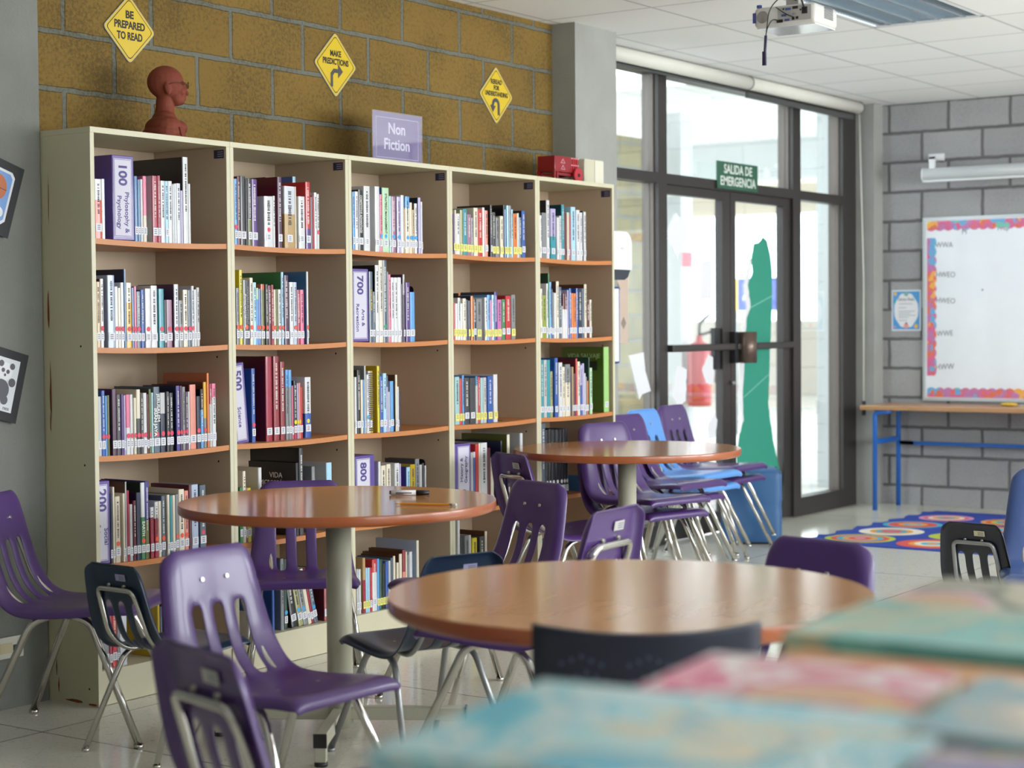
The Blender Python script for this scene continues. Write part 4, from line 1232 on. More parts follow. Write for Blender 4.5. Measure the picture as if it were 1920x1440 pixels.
chair('black', 2.310, -2.344, -.140, .752, 'small black chair from behind with grey loop, right of the rug')
chair('mid', 2.10, -2.64, 3.5, 1.0, 'blue chair cut off by the right edge of the photo')
# four stacks of two
for k, (kind, x, y, th, w) in enumerate((('purple', 3.10, -.34, -1.824, 'nearest stack behind the far table'), ('purple', 3.83, -.04, -1.70, 'second stack, between nearest stack and light blue stack'),
                                         ('light', 4.37, .15, -1.60, 'light blue stack'), ('purple', 4.89, .255, -1.56, 'farthest stack beside the blue cube seat'))):
    chair(kind, x, y, th, 1.0, 'lower %s chair of the %s' % ('light blue' if kind == 'light' else 'purple', w))
    chair(kind, x+.012*math.cos(th), y+.012*math.sin(th), th, 1.0, 'upper %s chair of the %s' % ('light blue' if kind == 'light' else 'purple', w), .068)

# perforated chair at the nearest table
pcx = thing('perforated_chair', 'dark navy chair with perforated backrest in front of the nearest table', 'chair', (-1.65, -3.135, 0), .6071-PI/2)
pcx.scale = (.9, .9, 1.04)
M_pf = mat('perforated_navy', '#181d2f', .45, var=.05); M_dot = mat('perforation', '#3c4358', .5)
m = MB(); n = 14; top = []
for zz in (.50, .60, .70, .790, .797):
    top.append([(-.2+.4*j/n, -.20-.10*(zz-.5)+.055*((-.2+.4*j/n)/.2)**2, zz+(.010*((-.2+.4*j/n)/.2)**2 if zz > .75 else 0)) for j in range(n+1)])
for side in (0, 1):
    o_ = .012*side
    g = [[m.bm.verts.new((p[0], p[1]-o_, p[2])) for p in row] for row in top]
    for a in range(len(g)-1):
        for j in range(n):
            f = m.bm.faces.new((g[a][j], g[a][j+1], g[a+1][j+1], g[a+1][j])); f.smooth = True; f.material_index = m.mi(M_pf)
    if side: 
        for j in range(n): m.bm.faces.new((g0[-1][j], g0[-1][j+1], g[-1][j+1], g[-1][j])).material_index = 0
        for a in range(len(g)-1):
            for e in (0, n): m.bm.faces.new((g0[a][e], g0[a+1][e], g[a+1][e], g[a][e])).material_index = 0
    g0 = g
m.build('backrest', None, pcx)
m = MB()
for cx in (-.115, .0, .115):
    for q in range(5):
        for w_ in range(5):
            x = cx+(q-2)*.017+((w_ % 2)*.0085); zz = .762-w_*.024-abs(q-2)*.006
            y = -.2125-.10*(zz-.5)+.055*(x/.2)**2
            m.disc((x, y-.0004, zz), .0038, (0, -1, .1), M_dot, 10)
m.build('perforations', None, pcx)
m = MB().box(-.2, .2, -.18, .22, .43, .45, M_pf, .008); m.build('seat', None, pcx)
for sx in (-1, 1):
    MB().tube([(sx*.19, -.235, .55), (sx*.19, -.19, .42), (sx*.2, -.22, .0)], .012, M_gryp, 10).build('leg', None, pcx)
    MB().tube([(sx*.19, .16, .43), (sx*.2, .2, .0)], .012, M_gryp, 10).build('leg', None, pcx)

# blue cube seat
ot = thing('cube_seat', 'blue tufted leatherette cube seat by the glass doors', 'stool', (5.30, .23, 0), math.radians(31))
ot.scale = (.80, .80, 1)
M_ot = mat('blue_leatherette', '#33608f', .42, var=.05, vscale=60., bump=.15, bscale=250.)
m = MB(); nseg = 16
def tuft(u, v): return -.016*max(0, 1-math.hypot(u, v)/.16)**2-.004*max(0, 1-abs(u)/.03)*.8-.004*max(0, 1-abs(v)/.03)*.8
hs = .212
for ax_, sg_ in (('x', 1), ('x', -1), ('y', 1), ('y', -1), ('z', 1)):
    g = []
    for a in range(nseg+1):
        row = []
        for b2 in range(nseg+1):
            u = -1+2*a/nseg; v = -1+2*b2/nseg
            k = max(abs(u), abs(v)); edge = max(0, k-.86)/.14
            hgt = .006*(1-k*k)+(tuft(u*hs, v*hs))-.012*edge**2
            q = (hs+hgt)*sg_
            w_ = 1-.02*edge
            if ax_ == 'x': p = (q, u*hs*w_, .222+v*.212*w_)
            elif ax_ == 'y': p = (u*hs*w_, q, .222+v*.212*w_)
            else: p = (u*hs*w_, v*hs*w_, .222+.212+hgt)
            row.append(m.bm.verts.new(p))
        g.append(row)
    for a in range(nseg):
        for b2 in range(nseg):
            f = m.bm.faces.new((g[a][b2], g[a+1][b2], g[a+1][b2+1], g[a][b2+1])); f.smooth = True; f.material_index = m.mi(M_ot)
bmesh.ops.remove_doubles(m.bm, verts=m.bm.verts, dist=.006)
m.build('cushion', None, ot)
m = MB().box(-.19, .19, -.19, .19, 0, .014, M_blackp); m.build('base', None, ot)
m = MB()
for a in ((0, -.196, .222), (-.196, 0, .222)): m.ball(a, .012, M_ot, 12, 8)
m.build('button', None, ot)

# work table along the grey wall
wt = thing('work_table', 'long wooden work table with blue metal legs along the grey block wall', 'table', (7.485, -1.12, 0))
M_wt = mat('work_top', '#b98a5e', .35, var=.12, vscale=5., stretch=(9, 1, 9), coat=.2)
M_bl2 = mat('blue_paint', '#1f62b5', .35)
MB().box(-.23, .25, -1.5, 1.52, .688, .720, M_wt, .006).build('tabletop', None, wt)
for y in (1.42, -1.40):
    for x in (-.20, .21):
        MB().tube([(x, y, .0), (x, y, .67), (x, y-.12, .684)], .017, M_bl2, 14, .03).build('leg', None, wt)
    MB().box(-.19, .20, y-.011, y+.011, .455, .488, M_bl2).build('cross_bar', None, wt)
MB().box(.19, .215, -1.38, 1.40, .43, .455, M_bl2).box(.19, .215, 1.40, 1.30, .43, .455, M_bl2).build('rear_rail', None, wt)
tg = MB().ball((0, 0, .012), (.045, .06, .012), mat('yellow_clay', '#dcb52a', .5, var=.2, vscale=40)).tube([(.02, -.06, .006), (.03, -.1, .005), (.01, -.15, .005)], .004, mat('pale_string', '#cfc9b5', .6), 6)
tg.build('lump').location = (7.53, -.55, .721)
tg = bpy.data.objects['lump']; tg.name = 'sponge'; tag(tg, 'small yellow sponge with a pale cord on the work table', 'sponge')

# rug
M_rug = mat('rug_blue', '#1f3f9c', .9, var=.12, vscale=120., bump=.3, bscale=300.)
RC = [mat('rug_'+n_, c_, .9, var=.1, vscale=150., bump=.3, bscale=300.) for n_, c_ in (('lime', '#b5c23a'), ('coral', '#d8504a'), ('aqua', '#3fa9c4'), ('amber', '#e09a3a'), ('rose', '#d86a7c'), ('pink', '#d88fb0'), ('cream', '#e8dfcf'))]
def fm(x, y): return 1.0529*x-.02, .0228*x+1.0298*y-.0118
m = MB()
x0, x1, ya, yb = 5.16, 7.05, -.12, -2.35
nx, ny = 26, 20
g = []
for a in range(nx+1):
    row = []
    for b2 in range(ny+1):
        x = x0+(x1-x0)*a/nx; y = ya+(yb-ya)*b2/ny
        if b2 == 0: y += .02*math.sin(a*1.9)
        z = .007+(.006*max(0, math.sin(a*1.9)) if b2 == 0 else 0)
        row.append(m.bm.verts.new((*fm(x, y-.10*(a/nx) if b2 == 0 else y), z)))
    g.append(row)
for a in range(nx):
    for b2 in range(ny): m.bm.faces.new((g[a][b2], g[a+1][b2], g[a+1][b2+1], g[a][b2+1])).material_index = m.mi(M_rug)
ed = [r_[0] for r_ in g]+g[-1][1:]+[r_[-1] for r_ in g[::-1]][1:]+g[0][::-1][1:-1]
lo = [m.bm.verts.new((v.co.x, v.co.y, .0005)) for v in ed]
for k in range(len(ed)): m.bm.faces.new((ed[k], ed[(k+1) % len(ed)], lo[(k+1) % len(ed)], lo[k])).material_index = 0
ringc = [(5.43, -.39, .20, (0, 1, 2, 3, 1, 5)), (5.83, -.42, .19, (6, 6, 3, 2, 1, 4)), (6.22, -.40, .18, (2, 1, 1, 3, 2, 3)), (6.66, -.45, .17, (5, 4, 6, 3, 2, 1)), (5.40, -.84, .20, (1, 1, 3, 6, 2, 3)),
         (5.79, -.86, .18, (0, 0, 4, 1, 2, 3)), (6.20, -.86, .18, (1, 3, 2, 6, 5, 1)), (6.62, -.88, .18, (3, 1, 0, 2, 1, 4)), (5.42, -1.30, .2, (0, 3, 1, 2, 6, 1)), (5.85, -1.32, .19, (2, 1, 3, 0, 1, 5)),
         (6.28, -1.32, .19, (1, 5, 2, 3, 1, 6)), (6.7, -1.32, .18, (3, 2, 1, 0, 4, 1)), (5.5, -1.78, .2, (1, 2, 3, 4, 0, 1)), (6.0, -1.8, .2, (0, 1, 2, 3, 1, 5)), (6.5, -1.8, .2, (3, 1, 0, 2, 1, 4))]
for cx, cy, rr, cs in ringc:
    for q, ci in enumerate(cs):
        m.disc((*fm(cx, cy), .0082+.0003*q), 1.04*rr*(1-q/6), (0, 0, 1), RC[ci], 32)
tag(m.build('rug'), 'blue rug with bright concentric circles before the whiteboard', 'rug')

# ------------------------------------------------------------------ signs on the yellow wall
M_sy = mat('sign_yellow', '#d9b90f', .35, coat=.3); M_sk = mat('sign_black', '#1d1a14', .5); M_sedge = mat('sign_edge', '#b9b39a', .3); M_arrow = mat('sign_arrow', '#46423f', .5)
def diamond(cx, cz, hx, hz, rr, k):
    pts = []
    C4 = [(cx, cz+hz), (cx+hx, cz), (cx, cz-hz), (cx-hx, cz)]
    for i_ in range(4):
        p, c, n = Vector(C4[i_-1]), Vector(C4[i_]), Vector(C4[(i_+1) % 4])
        a = c+(p-c).normalized()*rr; b_ = c+(n-c).normalized()*rr
        for q in range(k+1):
            t = q/k; pts.append(tuple(a*(1-t)**2+c*2*t*(1-t)+b_*t*t))
    return pts
YW = .3983
def sign(cx, cz, hx, hz, label, rot):
    cx, cz = 1.0311*cx+.0838-.0016*cz, 1.0273*cz-.0206+.001*cx
    s = thing('diamond_sign', label, 'sign', (cx, YW, cz), 0, 'yellow diamond signs on the block wall')
    m = MB(); m.prism(diamond(0, 0, hx, hz, .018, 5), -.006, -.0005, 'y', M_sedge); m.build('panel', None, s)
    m = MB()
    for f_, y_, c_ in ((.965, -.0064, M_sy), (.895, -.0067, M_sk), (.865, -.0070, M_sy)):
        m.face([(p[0], y_, p[1]) for p in diamond(0, 0, hx*f_, hz*f_, .015, 5)], c_)
    m.build('printed_face', None, s)
    s.scale = (1.03, 1, 1.03)
    return s
def stext(s, body, size, z, w, m=None): text(body, size, m or M_sk, (0, -.0074, z), 'front', s, 'lettering', .035, maxw=w)
s = sign(.465, 2.378, .128, .125, 'yellow diamond sign reading BE PREPARED TO READ above the clay bust', 0)
stext(s, 'BE', .038, .052, .045); stext(s, 'PREPARED', .038, .014, .15); stext(s, 'TO READ', .038, -.026, .125)
s = sign(1.62, 2.378, .136, .136, 'yellow diamond sign reading MAKE PREDICTIONS with a right-turn arrow', 0)
stext(s, 'MAKE', .034, .046, .07); stext(s, 'PREDICTIONS', .034, .012, .165)
m = MB(); m.prism([(-.034, -.092), (-.018, -.092), (-.018, -.045), (-.008, -.033), (.014, -.033), (.014, -.055), (.046, -.024), (.014, .006), (.014, -.016), (-.014, -.016), (-.034, -.036)], -.0076, -.0072, 'y', M_arrow); m.build('arrow', None, s)
s = sign(2.783, 2.365, .136, .136, 'yellow diamond sign reading REREAD FOR UNDERSTANDING with a U-turn arrow', 0)
stext(s, 'REREAD', .030, .062, .09); stext(s, 'FOR', .030, .034, .045); stext(s, 'UNDERSTANDING', .030, .005, .185)
m = MB(); pts_o = [(.026, -.092)]+[(-.006+.032*math.cos(a), -.045+.032*math.sin(a)) for a in [PI*q/10 for q in range(0, 11)]]+[(-.052, -.05), (-.03, -.082), (-.006, -.05), (-.022, -.05)]
pts_i = [(-.006+.014*math.cos(a), -.045+.014*math.sin(a)) for a in [PI*q/10 for q in range(10, -1, -1)]]+[(.008, -.092)]
m.prism(pts_o+pts_i, -.0076, -.0072, 'y', M_arrow); m.build('arrow', None, s)

# emergency exit sign on the door transom
s = thing('exit_sign', 'green SALIDA DE EMERGENCIA sign over the glass doors', 'sign', (5.795, G-.003, 2.202))
MB().box(-.268, .268, -.012, -.001, -.084, .084, mat('exit_green', '#2c5c46', .5), .0015).build('panel', None, s)
M_ew = mat('exit_white', '#d5ddd3', .5)
text('SALIDA DE', .078, M_ew, (0, -.0128, .037), 'front', s, 'lettering', .02, maxw=.43)
text('EMERGENCIA', .078, M_ew, (0, -.0128, -.037), 'front', s, 'lettering', .02, maxw=.50)

# papers on the glass
M_pap = mat('white_paper', '#e4e4e6', .7); M_pap2 = mat('beige_paper', '#c9b3a3', .7)
def sheet(name, pts, y, m, label, cat, jag=0., parent=None, th=.0012):
    pts = [(gx(x), gz(z)) for x, z in pts]
    if jag:
        q = []
        for i_ in range(len(pts)):
            a = Vector(pts[i_]); b_ = Vector(pts[(i_+1) % len(pts)]); n_ = max(1, int((b_-a).length/.022))
            for k in range(n_): q.append(tuple(a+(b_-a)*k/n_+Vector((random.uniform(-jag, jag), random.uniform(-jag, jag)))))
        pts = q
    b_ = MB(); b_.prism(pts, y-th, y, 'y', m)
    o = b_.build(name, None, parent)
    if label: tag(o, label, cat)
    return o
GY = G+.0495
DY = G+.0415
sheet('paper_sheet', [(4.80, 1.905), (4.957, 1.807), (4.807, 1.633), (4.69, 1.773)], DY, M_pap, 'white paper diamond taped on the left glass door', 'paper')
sheet('paper_sheet', [(5.10, 1.63), (5.227, 1.64), (5.224, 1.412), (5.09, 1.405)], DY, M_pap, 'white paper rectangle on the left door above the push bar', 'paper')
sheet('paper_sheet', [(4.275, 1.09), (4.437, 1.105), (4.455, 1.0), (4.515, .885), (4.42, .87), (4.387, .84), (4.34, .95)], GY, M_pap, 'torn white paper on the side glass left of the doors', 'paper')
sheet('paper_sheet', [(4.80, 1.018), (4.925, .999), (4.90, .808), (4.83, .79), (4.75, .855), (4.78, .94)], DY, M_pap, 'ragged white paper low on the left glass door', 'paper', .006)
sheet('paper_sheet', [(5.18, 1.085), (5.25, 1.06), (5.255, .95), (5.24, .895), (5.15, .905), (5.11, .99)], DY, M_pap, 'ragged white paper right under the push bar of left door', 'paper', .006)
sheet('paper_sheet', [(5.26, .728), (5.29, .679), (5.265, .578), (5.18, .575), (5.17, .66)], DY, M_pap, 'white paper scrap at the bottom of the left glass door', 'paper', .003)
nt_ = sheet('notice', [(4.10, 1.59), (4.273, 1.593), (4.266, 1.157), (4.10, 1.16)], GY, M_pap2, 'faded beige notice on the side glass with two small diamonds', 'notice')
m = MB()
for cx, cz in ((4.16, 1.46), (4.22, 1.27)): m.prism([(gx(a_), gz(b_)) for a_, b_ in ((cx, cz+.035), (cx+.028, cz), (cx, cz-.035), (cx-.028, cz))], GY-.0018, GY-.0012, 'y', mat('tape_mark', '#8f8074', .6))
m.build('tape_mark', None, nt_)
gp = [(5.86, 1.77), (5.90, 1.80), (5.965, 1.776), (6.01, 1.69), (6.03, 1.59), (6.03, 1.40), (6.005, 1.145), (5.975, .742), (6.045, .502), (6.14, .30), (6.145, .236), (6.09, .208), (5.80, .26), (5.555, .34), (5.545, .46), (5.58, .58), (5.635, .66), (5.625, .80), (5.645, .988), (5.66, 1.151), (5.685, 1.30), (5.735, 1.36), (5.70, 1.50), (5.76, 1.578), (5.745, 1.66), (5.78, 1.75)]
gs = sheet('paper_strip', gp, DY, mat('green_paper', '#2e9179', .7, var=.04, vscale=12.), 'long torn green paper strip on the right glass door', 'paper', .004)
m = MB()
m.prism([(gx(a_), gz(b_)) for a_, b_ in ((5.72, 1.352), (6.03, 1.43), (6.03, 1.436), (5.72, 1.358))], DY-.0018, DY-.0013, 'y', mat('crease', '#7fc0b0', .6))
m.prism([(gx(a_), gz(b_)) for a_, b_ in ((5.63, .80), (5.97, .93), (5.97, .936), (5.63, .806))], DY-.0018, DY-.0013, 'y', MATS['crease'])
m.build('tape_seam', None, gs)
m = MB(); wp = [(5.745, 1.66), (5.70, 1.50), (5.735, 1.36), (5.66, 1.151), (5.625, .80), (5.635, .66), (5.555, .45)]
lp = [(x-.06-.02*math.sin(7*i_), z) for i_, (x, z) in enumerate(wp)]
q = []
for x, z in wp: q.append((x+.01, z))
for x, z in lp[::-1]: q.append((x+.02, z))
sheet('torn_margin', q, DY+.0007, M_pap, None, None, .010, gs, .0006)

# towel dispenser and clip board on the pillar
ds = thing('towel_dispenser', 'white paper towel dispenser with dark base on the pillar', 'dispenser', (3.672, .2585, 1.635))
prof = [(-.001, -.06), (-.001, .135)]+[(-.055-.070*math.sin(a), .065+.07*math.cos(a)) for a in [PI/2*q/8 for q in range(9)]]+[(-.125, -.06)]
m = MB(); m.prism([(x, z) for x, z in [(-.112, -.06), (.112, -.06), (.112, .065)]+[(.047+.065*math.cos(a), .070+.065*math.sin(a)) for a in [PI/2*q/8 for q in range(9)]]+[(-.112, .135)]], -.128, -.001, 'y', mat('dispenser_white', '#e6e7e8', .25)); m.build('cover', None, ds)
m = MB(); m.prism([(-.108, -.061), (.108, -.061), (.085, -.098), (.05, -.112), (-.108, -.112)], -.12, -.002, 'y', mat('dispenser_dark', '#27303c', .3)); m.build('base', None, ds)
m = MB().box(-.0, .03, -.1295, -.128, .045, .052, mat('dispenser_logo', '#b9bcc0', .3)); m.build('emblem', None, ds)
bd = thing('notice_board', 'narrow white board with blue rim hanging under the dispenser', 'board', (3.745, .2585, 1.28))
MB().box(-.10, .105, -.012, -.001, -.19, .21, mat('rim_blue', '#33508f', .4), .01).build('rim', None, bd)
MB().box(-.09, .095, -.0128, -.012, -.18, .20, mat('board_white', '#dfe2e6', .4)).build('sheet', None, bd)

# posters and socket on the concrete wall
def poster(cx, cz, w, h, rot, label):
    p = thing('poster', label, 'poster', (cx-.029, .231, cz+.012)); p.rotation_euler = (0, rot, 0)
    MB().box(-w/2, w/2, -.003, -.0005, -h/2, h/2, mat('poster_backing', '#1d1c20', .6)).build('backing', None, p)
    return p
p = poster(-.222, 1.755, .26, .25, math.radians(18), 'tilted black poster with an orange basketball on blue')
m = MB(); m.prism([(x, z) for x, z in diamond(0, 0, .1, .1, .02, 3)] and [(-.095, -.09), (.085, -.09), (.1, -.075), (.1, .08), (.085, .095), (-.095, .095)], -.0036, -.003, 'y', mat('poster_white', '#d8dadf', .5))
m.prism([(-.088, -.083), (.078, -.083), (.091, -.07), (.091, .073), (.078, .086), (-.088, .086)], -.004, -.0036, 'y', mat('poster_blue', '#6f97cf', .5)); m.build('card', None, p)
m = MB(); m.disc((.03, -.0044, .028), .047, (0, -1, 0), mat('ball_orange', '#b86a45', .6), 28); m.box(-.017, .077, -.0048, -.0044, .027, .029, M_sk); m.box(.029, .031, -.0048, -.0044, -.019, .075, M_sk); m.build('basketball_picture', None, p)
m = MB(); m.disc((.066, -.0044, -.052), .018, (0, -1, 0), MATS['poster_white'], 20); m.build('badge', None, p)
p = poster(-.212, 1.115, .26, .24, math.radians(15), 'tilted black poster with a cartoon bear on white, lower of the two')
MB().box(-.1, .1, -.0036, -.003, -.09, .09, MATS['poster_white']).build('card', None, p)
m = MB(); M_pan = mat('bear_grey', '#5a5860', .6)
for c_, r_, k_ in (((.045, -.0040, .045), .03, 0), ((.022, -.0044, .068), .011, 1), ((.070, -.0044, .066), .011, 1), ((.034, -.0046, .047), .0075, 1), ((.055, -.0046, .045), .0075, 1), ((.045, -.0046, .032), .005, 1), ((.038, -.0042, -.02), .036, 1), ((.08, -.0044, .012), .015, 1), ((.02, -.0046, -.055), .016, 1), ((.06, -.0046, -.052), .016, 1)):
    m.disc(c_, r_, (0, -1, 0), M_pan if k_ else mat('bear_white', '#e6e6ea', .6), 20)
m.build('bear_picture', None, p)
text('nes', .020, M_pan, (.075, -.0042, -.078), 'front', p, 'lettering')
so_ = thing('wall_socket', 'white wall socket plate low on the concrete wall', 'socket', (-.195, .231, .216))
MB().box(-.062, .062, -.009, -.0005, -.037, .037, mat('socket_white', '#d0cdc0', .4), .003).build('plate', None, so_)
MB().box(-.04, .012, -.0105, -.009, -.018, .018, mat('socket_ivory', '#c4b992', .4)).build('switch', None, so_)
MB().box(.016, .032, -.0105, -.009, -.012, .008, M_blackp).build('outlet', None, so_)

# ------------------------------------------------------------------ grey wall: whiteboard, screen, rules
XB = 7.7574
wb_ = thing('whiteboard', 'large whiteboard with bright scalloped border on the grey block wall', 'whiteboard', (XB, -1.2252, 1.3762))
wb_.scale = (1, 1.034, 1.031)
MB().box(-.012, -.0005, -1.30, 1.30, -.60, .60, mat('board_face', '#e9edf2', .22, coat=.3)).build('board', None, wb_)
m = MB(); Mf = mat('alu_frame', '#c9ccce', .3, .6)
m.box(-.02, -.0005, 1.30, 1.318, -.618, .618, Mf).box(-.02, -.0005, -1.318, -1.30, -.618, .618, Mf).box(-.02, -.0005, -1.30, 1.30, .60, .618, Mf).box(-.024, -.0005, -1.30, 1.30, -.618, -.598, Mf); m.build('frame', None, wb_)
M_bd, nt, b = nodes_of('border_pattern', .5)
tc = N(nt, 'ShaderNodeTexCoord'); v = N(nt, 'ShaderNodeTexVoronoi', Scale=26.); nt.links.new(tc.outputs['Object'], v.inputs['Vector'])
sp = N(nt, 'ShaderNodeSeparateColor'); nt.links.new(v.outputs['Color'], sp.inputs[0])
n_ = N(nt, 'ShaderNodeTexNoise', Scale=3.); nt.links.new(tc.outputs['Object'], n_.inputs['Vector'])
ma = N(nt, 'ShaderNodeMath', operation='MULTIPLY_ADD'); ma.inputs[1].default_value = .45; nt.links.new(sp.outputs[0], ma.inputs[0])
mb_ = N(nt, 'ShaderNodeMath', operation='MULTIPLY_ADD'); mb_.inputs[1].default_value = 1.4; mb_.inputs[2].default_value = -.42; nt.links.new(n_.outputs['Fac'], mb_.inputs[0]); nt.links.new(mb_.outputs[0], ma.inputs[2])
r = ramp(nt, [(0, '#f0d43a'), (.2, '#f0a23a'), (.36, '#e0503f'), (.5, '#d83a90'), (.62, '#b95fb0'), (.75, '#3aa0e0'), (.88, '#4fc0b0'), (1, '#c8d84a')]); r.color_ramp.interpolation = 'CONSTANT'
nt.links.new(ma.outputs[0], r.inputs[0])
w2 = N(nt, 'ShaderNodeMath', operation='SINE'); w3 = N(nt, 'ShaderNodeMath', operation='MULTIPLY'); w3.inputs[1].default_value = 260.; nt.links.new(v.outputs['Distance'], w3.inputs[0]); nt.links.new(w3.outputs[0], w2.inputs[0])
cr = ramp(nt, [(.55, (0, 0, 0, 1)), (.8, (1, 1, 1, 1))]); nt.links.new(w2.outputs[0], cr.inputs[0])
mx = N(nt, 'ShaderNodeMix', data_type='RGBA'); mx.inputs['B'].default_value = lin('#f6e7b0'); m5 = N(nt, 'ShaderNodeMath', operation='MULTIPLY'); m5.inputs[1].default_value = .55; nt.links.new(cr.outputs[0], m5.inputs[0])
nt.links.new(m5.outputs[0], mx.inputs['Factor']); nt.links.new(r.outputs[0], mx.inputs['A']); nt.links.new(mx.outputs['Result'], b.inputs['Base Color'])
def scallop(a0, a1, base, dirn, amp=.055, n=None):
    n = n or int(abs(a1-a0)/.06)
    pts = [(a0, base)]
    for k in range(n):
        for q in range(5):
            t = (k+q/5)/n
            pts.append((a0+(a1-a0)*t, base+dirn*(amp+.012*math.sin(PI*q/5))))
    pts += [(a1, base+dirn*amp), (a1, base)]
    return pts
m = MB(); m.prism(scallop(1.29, -1.29, .592, -1), -.0135, -.0122, 'x', M_bd); m.build('border_strip', None, wb_)
m = MB(); m.prism(scallop(1.29, -1.29, -.595, 1), -.0135, -.0122, 'x', M_bd); m.build('border_strip', None, wb_)
m = MB(); m.prism([(y, z) for z, y in scallop(.48, -.45, 1.29, -1)], -.0135, -.0122, 'x', M_bd); m.build('border_strip', None, wb_)
M_mk = mat('board_marker', '#3a4148', .6)
for body, y, z, s_ in (('M', 1.03, .515, .055), ('Prep', .765, .53, .05), ('WWA', 1.17, .43, .052), ('HWEO', 1.16, .23, .052), ('HWEO', 1.16, .055, .052), ('WWE', 1.165, -.165, .052), ('HWW', 1.165, -.39, .055)):
    text(body, s_, M_mk, (-.0126, y, z), 'west', wb_, 'handwriting', -.008, rot=random.uniform(-.06, .06), sx=.85)
MB().disc((-.0126, .905, .125), .006, (-1, 0, 0), M_mk, 8).build('ink_spot', None, wb_)

sn = thing('projection_screen', 'white rolled projection screen tube above the whiteboard', 'screen', (XB, -1.2242, 2.300))
sn.scale = (1, 1.034, 1.031)
M_scr = mat('screen_white', '#e3e5e6', .35)
MB().cyl((-.17, 1.25, 0), (-.17, -1.25, 0), .042, M_scr, 28).build('case', None, sn)
MB().cyl((-.17, 1.256, 0), (-.17, 1.25, 0), .044, M_scr, 28).build('end_cap', None, sn)
MB().box(-.20, -.14, -1.25, 1.25, -.052, -.040, M_scr).build('bottom_bar', None, sn)
for y in (1.19, -1.19):
    m = MB().box(-.19, -.0005, y-.018, y+.018, .10, .115, M_scr).box(-.19, -.165, y-.018, y+.018, .035, .115, M_scr).box(-.012, -.0005, y-.02, y+.09, .10, .15, M_scr)
    m.build('bracket', None, sn)

rl = thing('rules_poster', 'blue and white Library Rules sheet left of the whiteboard', 'poster', (XB, .266, 1.370))
rl.scale = (1, 1.034, 1.031)
MB().box(-.003, -.0005, -.105, .105, -.139, .139, M_pap).build('paper', None, rl)
MB().box(-.0036, -.003, -.096, .096, -.130, .130, mat('rules_blue', '#4f9bd6', .5)).build('printed_ground', None, rl)
m = MB(); pts = []
for q in range(36):
    a = 2*PI*q/36; rx = .073+.010*math.cos(4*a); rz = .115
    pts.append((max(-.088, min(.088, rx*math.copysign(abs(math.cos(a))**.6, math.cos(a))*(1-.10*math.cos(2*a+PI)*.5))), rz*math.copysign(abs(math.sin(a))**.6, math.sin(a))))
m.prism(pts, -.0041, -.0036, 'x', M_pap); m.build('cloud', None, rl)
text('Library Rules', .026, M_mk, (-.0044, 0, .075), 'west', rl, 'lettering', .005, maxw=.115)
m = MB()
for z, w_ in ((.045, .10), (.018, .055), (-.006, .115), (-.020, .085), (-.034, .12), (-.048, .07), (-.068, .06)):
    m.box(-.0044, -.0041, .055-w_, .055, z-.0022, z+.0022, mat('fine_print', '#9a9fa6', .6))
m.build('fine_print', None, rl)
m = MB()
for (y, z, r_, c_) in ((.08, .113, .012, '#e8b85a'), (-.07, -.108, .014, '#e8b85a'), (.083, -.113, .008, '#d88a9a'), (.0, -.105, .018, '#e39a94'), (0, -.088, .007, '#3a3f48'), (.085, .06, .012, '#3a9fb0'), (.0, .112, .016, '#7fb0a8')):
    m.disc((-.0046, y, z), r_, (-1, 0, 0), mat('doodle_'+c_[1:], c_, .5), 14)
m.build('doodles', None, rl)

# ------------------------------------------------------------------ projector
pj = thing('projector', 'white ceiling projector with dangling black cable', 'projector', (3.14, -1.055, 2.682), math.radians(2))
M_pj = mat('projector_white', '#cfcdc8', .35, var=.02); M_pjd = mat('projector_grey', '#a7a5a0', .5); M_pk = mat('port_black', '#17171c', .4); M_pb = mat('port_blue', '#40508f', .4)
MB().box(0, .26, -.15, .15, -.052, .040, M_pj, .02, seg=3).build('body', None, pj)
MB().box(-.0012, .004, -.13, .03, -.036, .030, M_pjd).build('connector_panel', None, pj)
MB().box(.02, .25, -.14, .14, -.0545, -.050, mat('projector_belly', '#dfe3e8', .15, coat=.5)).build('belly_cover', None, pj)
MB().disc((-.0012, .105, -.006), .028, (-1, 0, 0), mat('speaker_mesh', '#8f8d88', .7, bump=.4, bscale=600), 24).build('speaker_grille', None, pj)
MB().box(-.0018, -.0, .137, .153, -.030, .016, mat('projector_label', '#3b3f7d', .4)).build('side_label', None, pj)
m = MB()
for y, z, w_, h_, c_ in ((-.02, .018, .026, .010, M_pb), (-.055, .022, .026, .012, M_pk), (.0, -.008, .024, .010, M_pb), (-.015, -.030, .024, .010, M_pb), (-.045, -.026, .012, .012, M_pk), (-.064, -.024, .012, .012, M_pk), (-.10, .006, .026, .030, M_pk), (.02, -.032, .03, .014, M_pk), (.002, .020, .008, .008, M_pk), (-.08, .010, .007, .007, M_pk)):
    m.box(-.0035, -.001, y-w_/2, y+w_/2, z-h_/2, z+h_/2, c_)
for y in (-.025, -.04, -.055): m.cyl((-.001, y, -.004), (-.007, y, -.004), .005, mat('steel', '#a9a9a9', .3, 1.), 12)
m.build('ports', None, pj)
m = MB()
for k in range(9): m.box(.10, .20, -.1512, -.1495, -.02+k*.006, -.017+k*.006, M_pk)
m.build('vent', None, pj)
MB().cyl((.02, .13, .040), (.02, .13, .052), .012, M_pb, 14).build('foot', None, pj)
MB().box(.09, .15, -.03, .03, .040, .1375, M_pjd).build('ceiling_mount', None, pj)
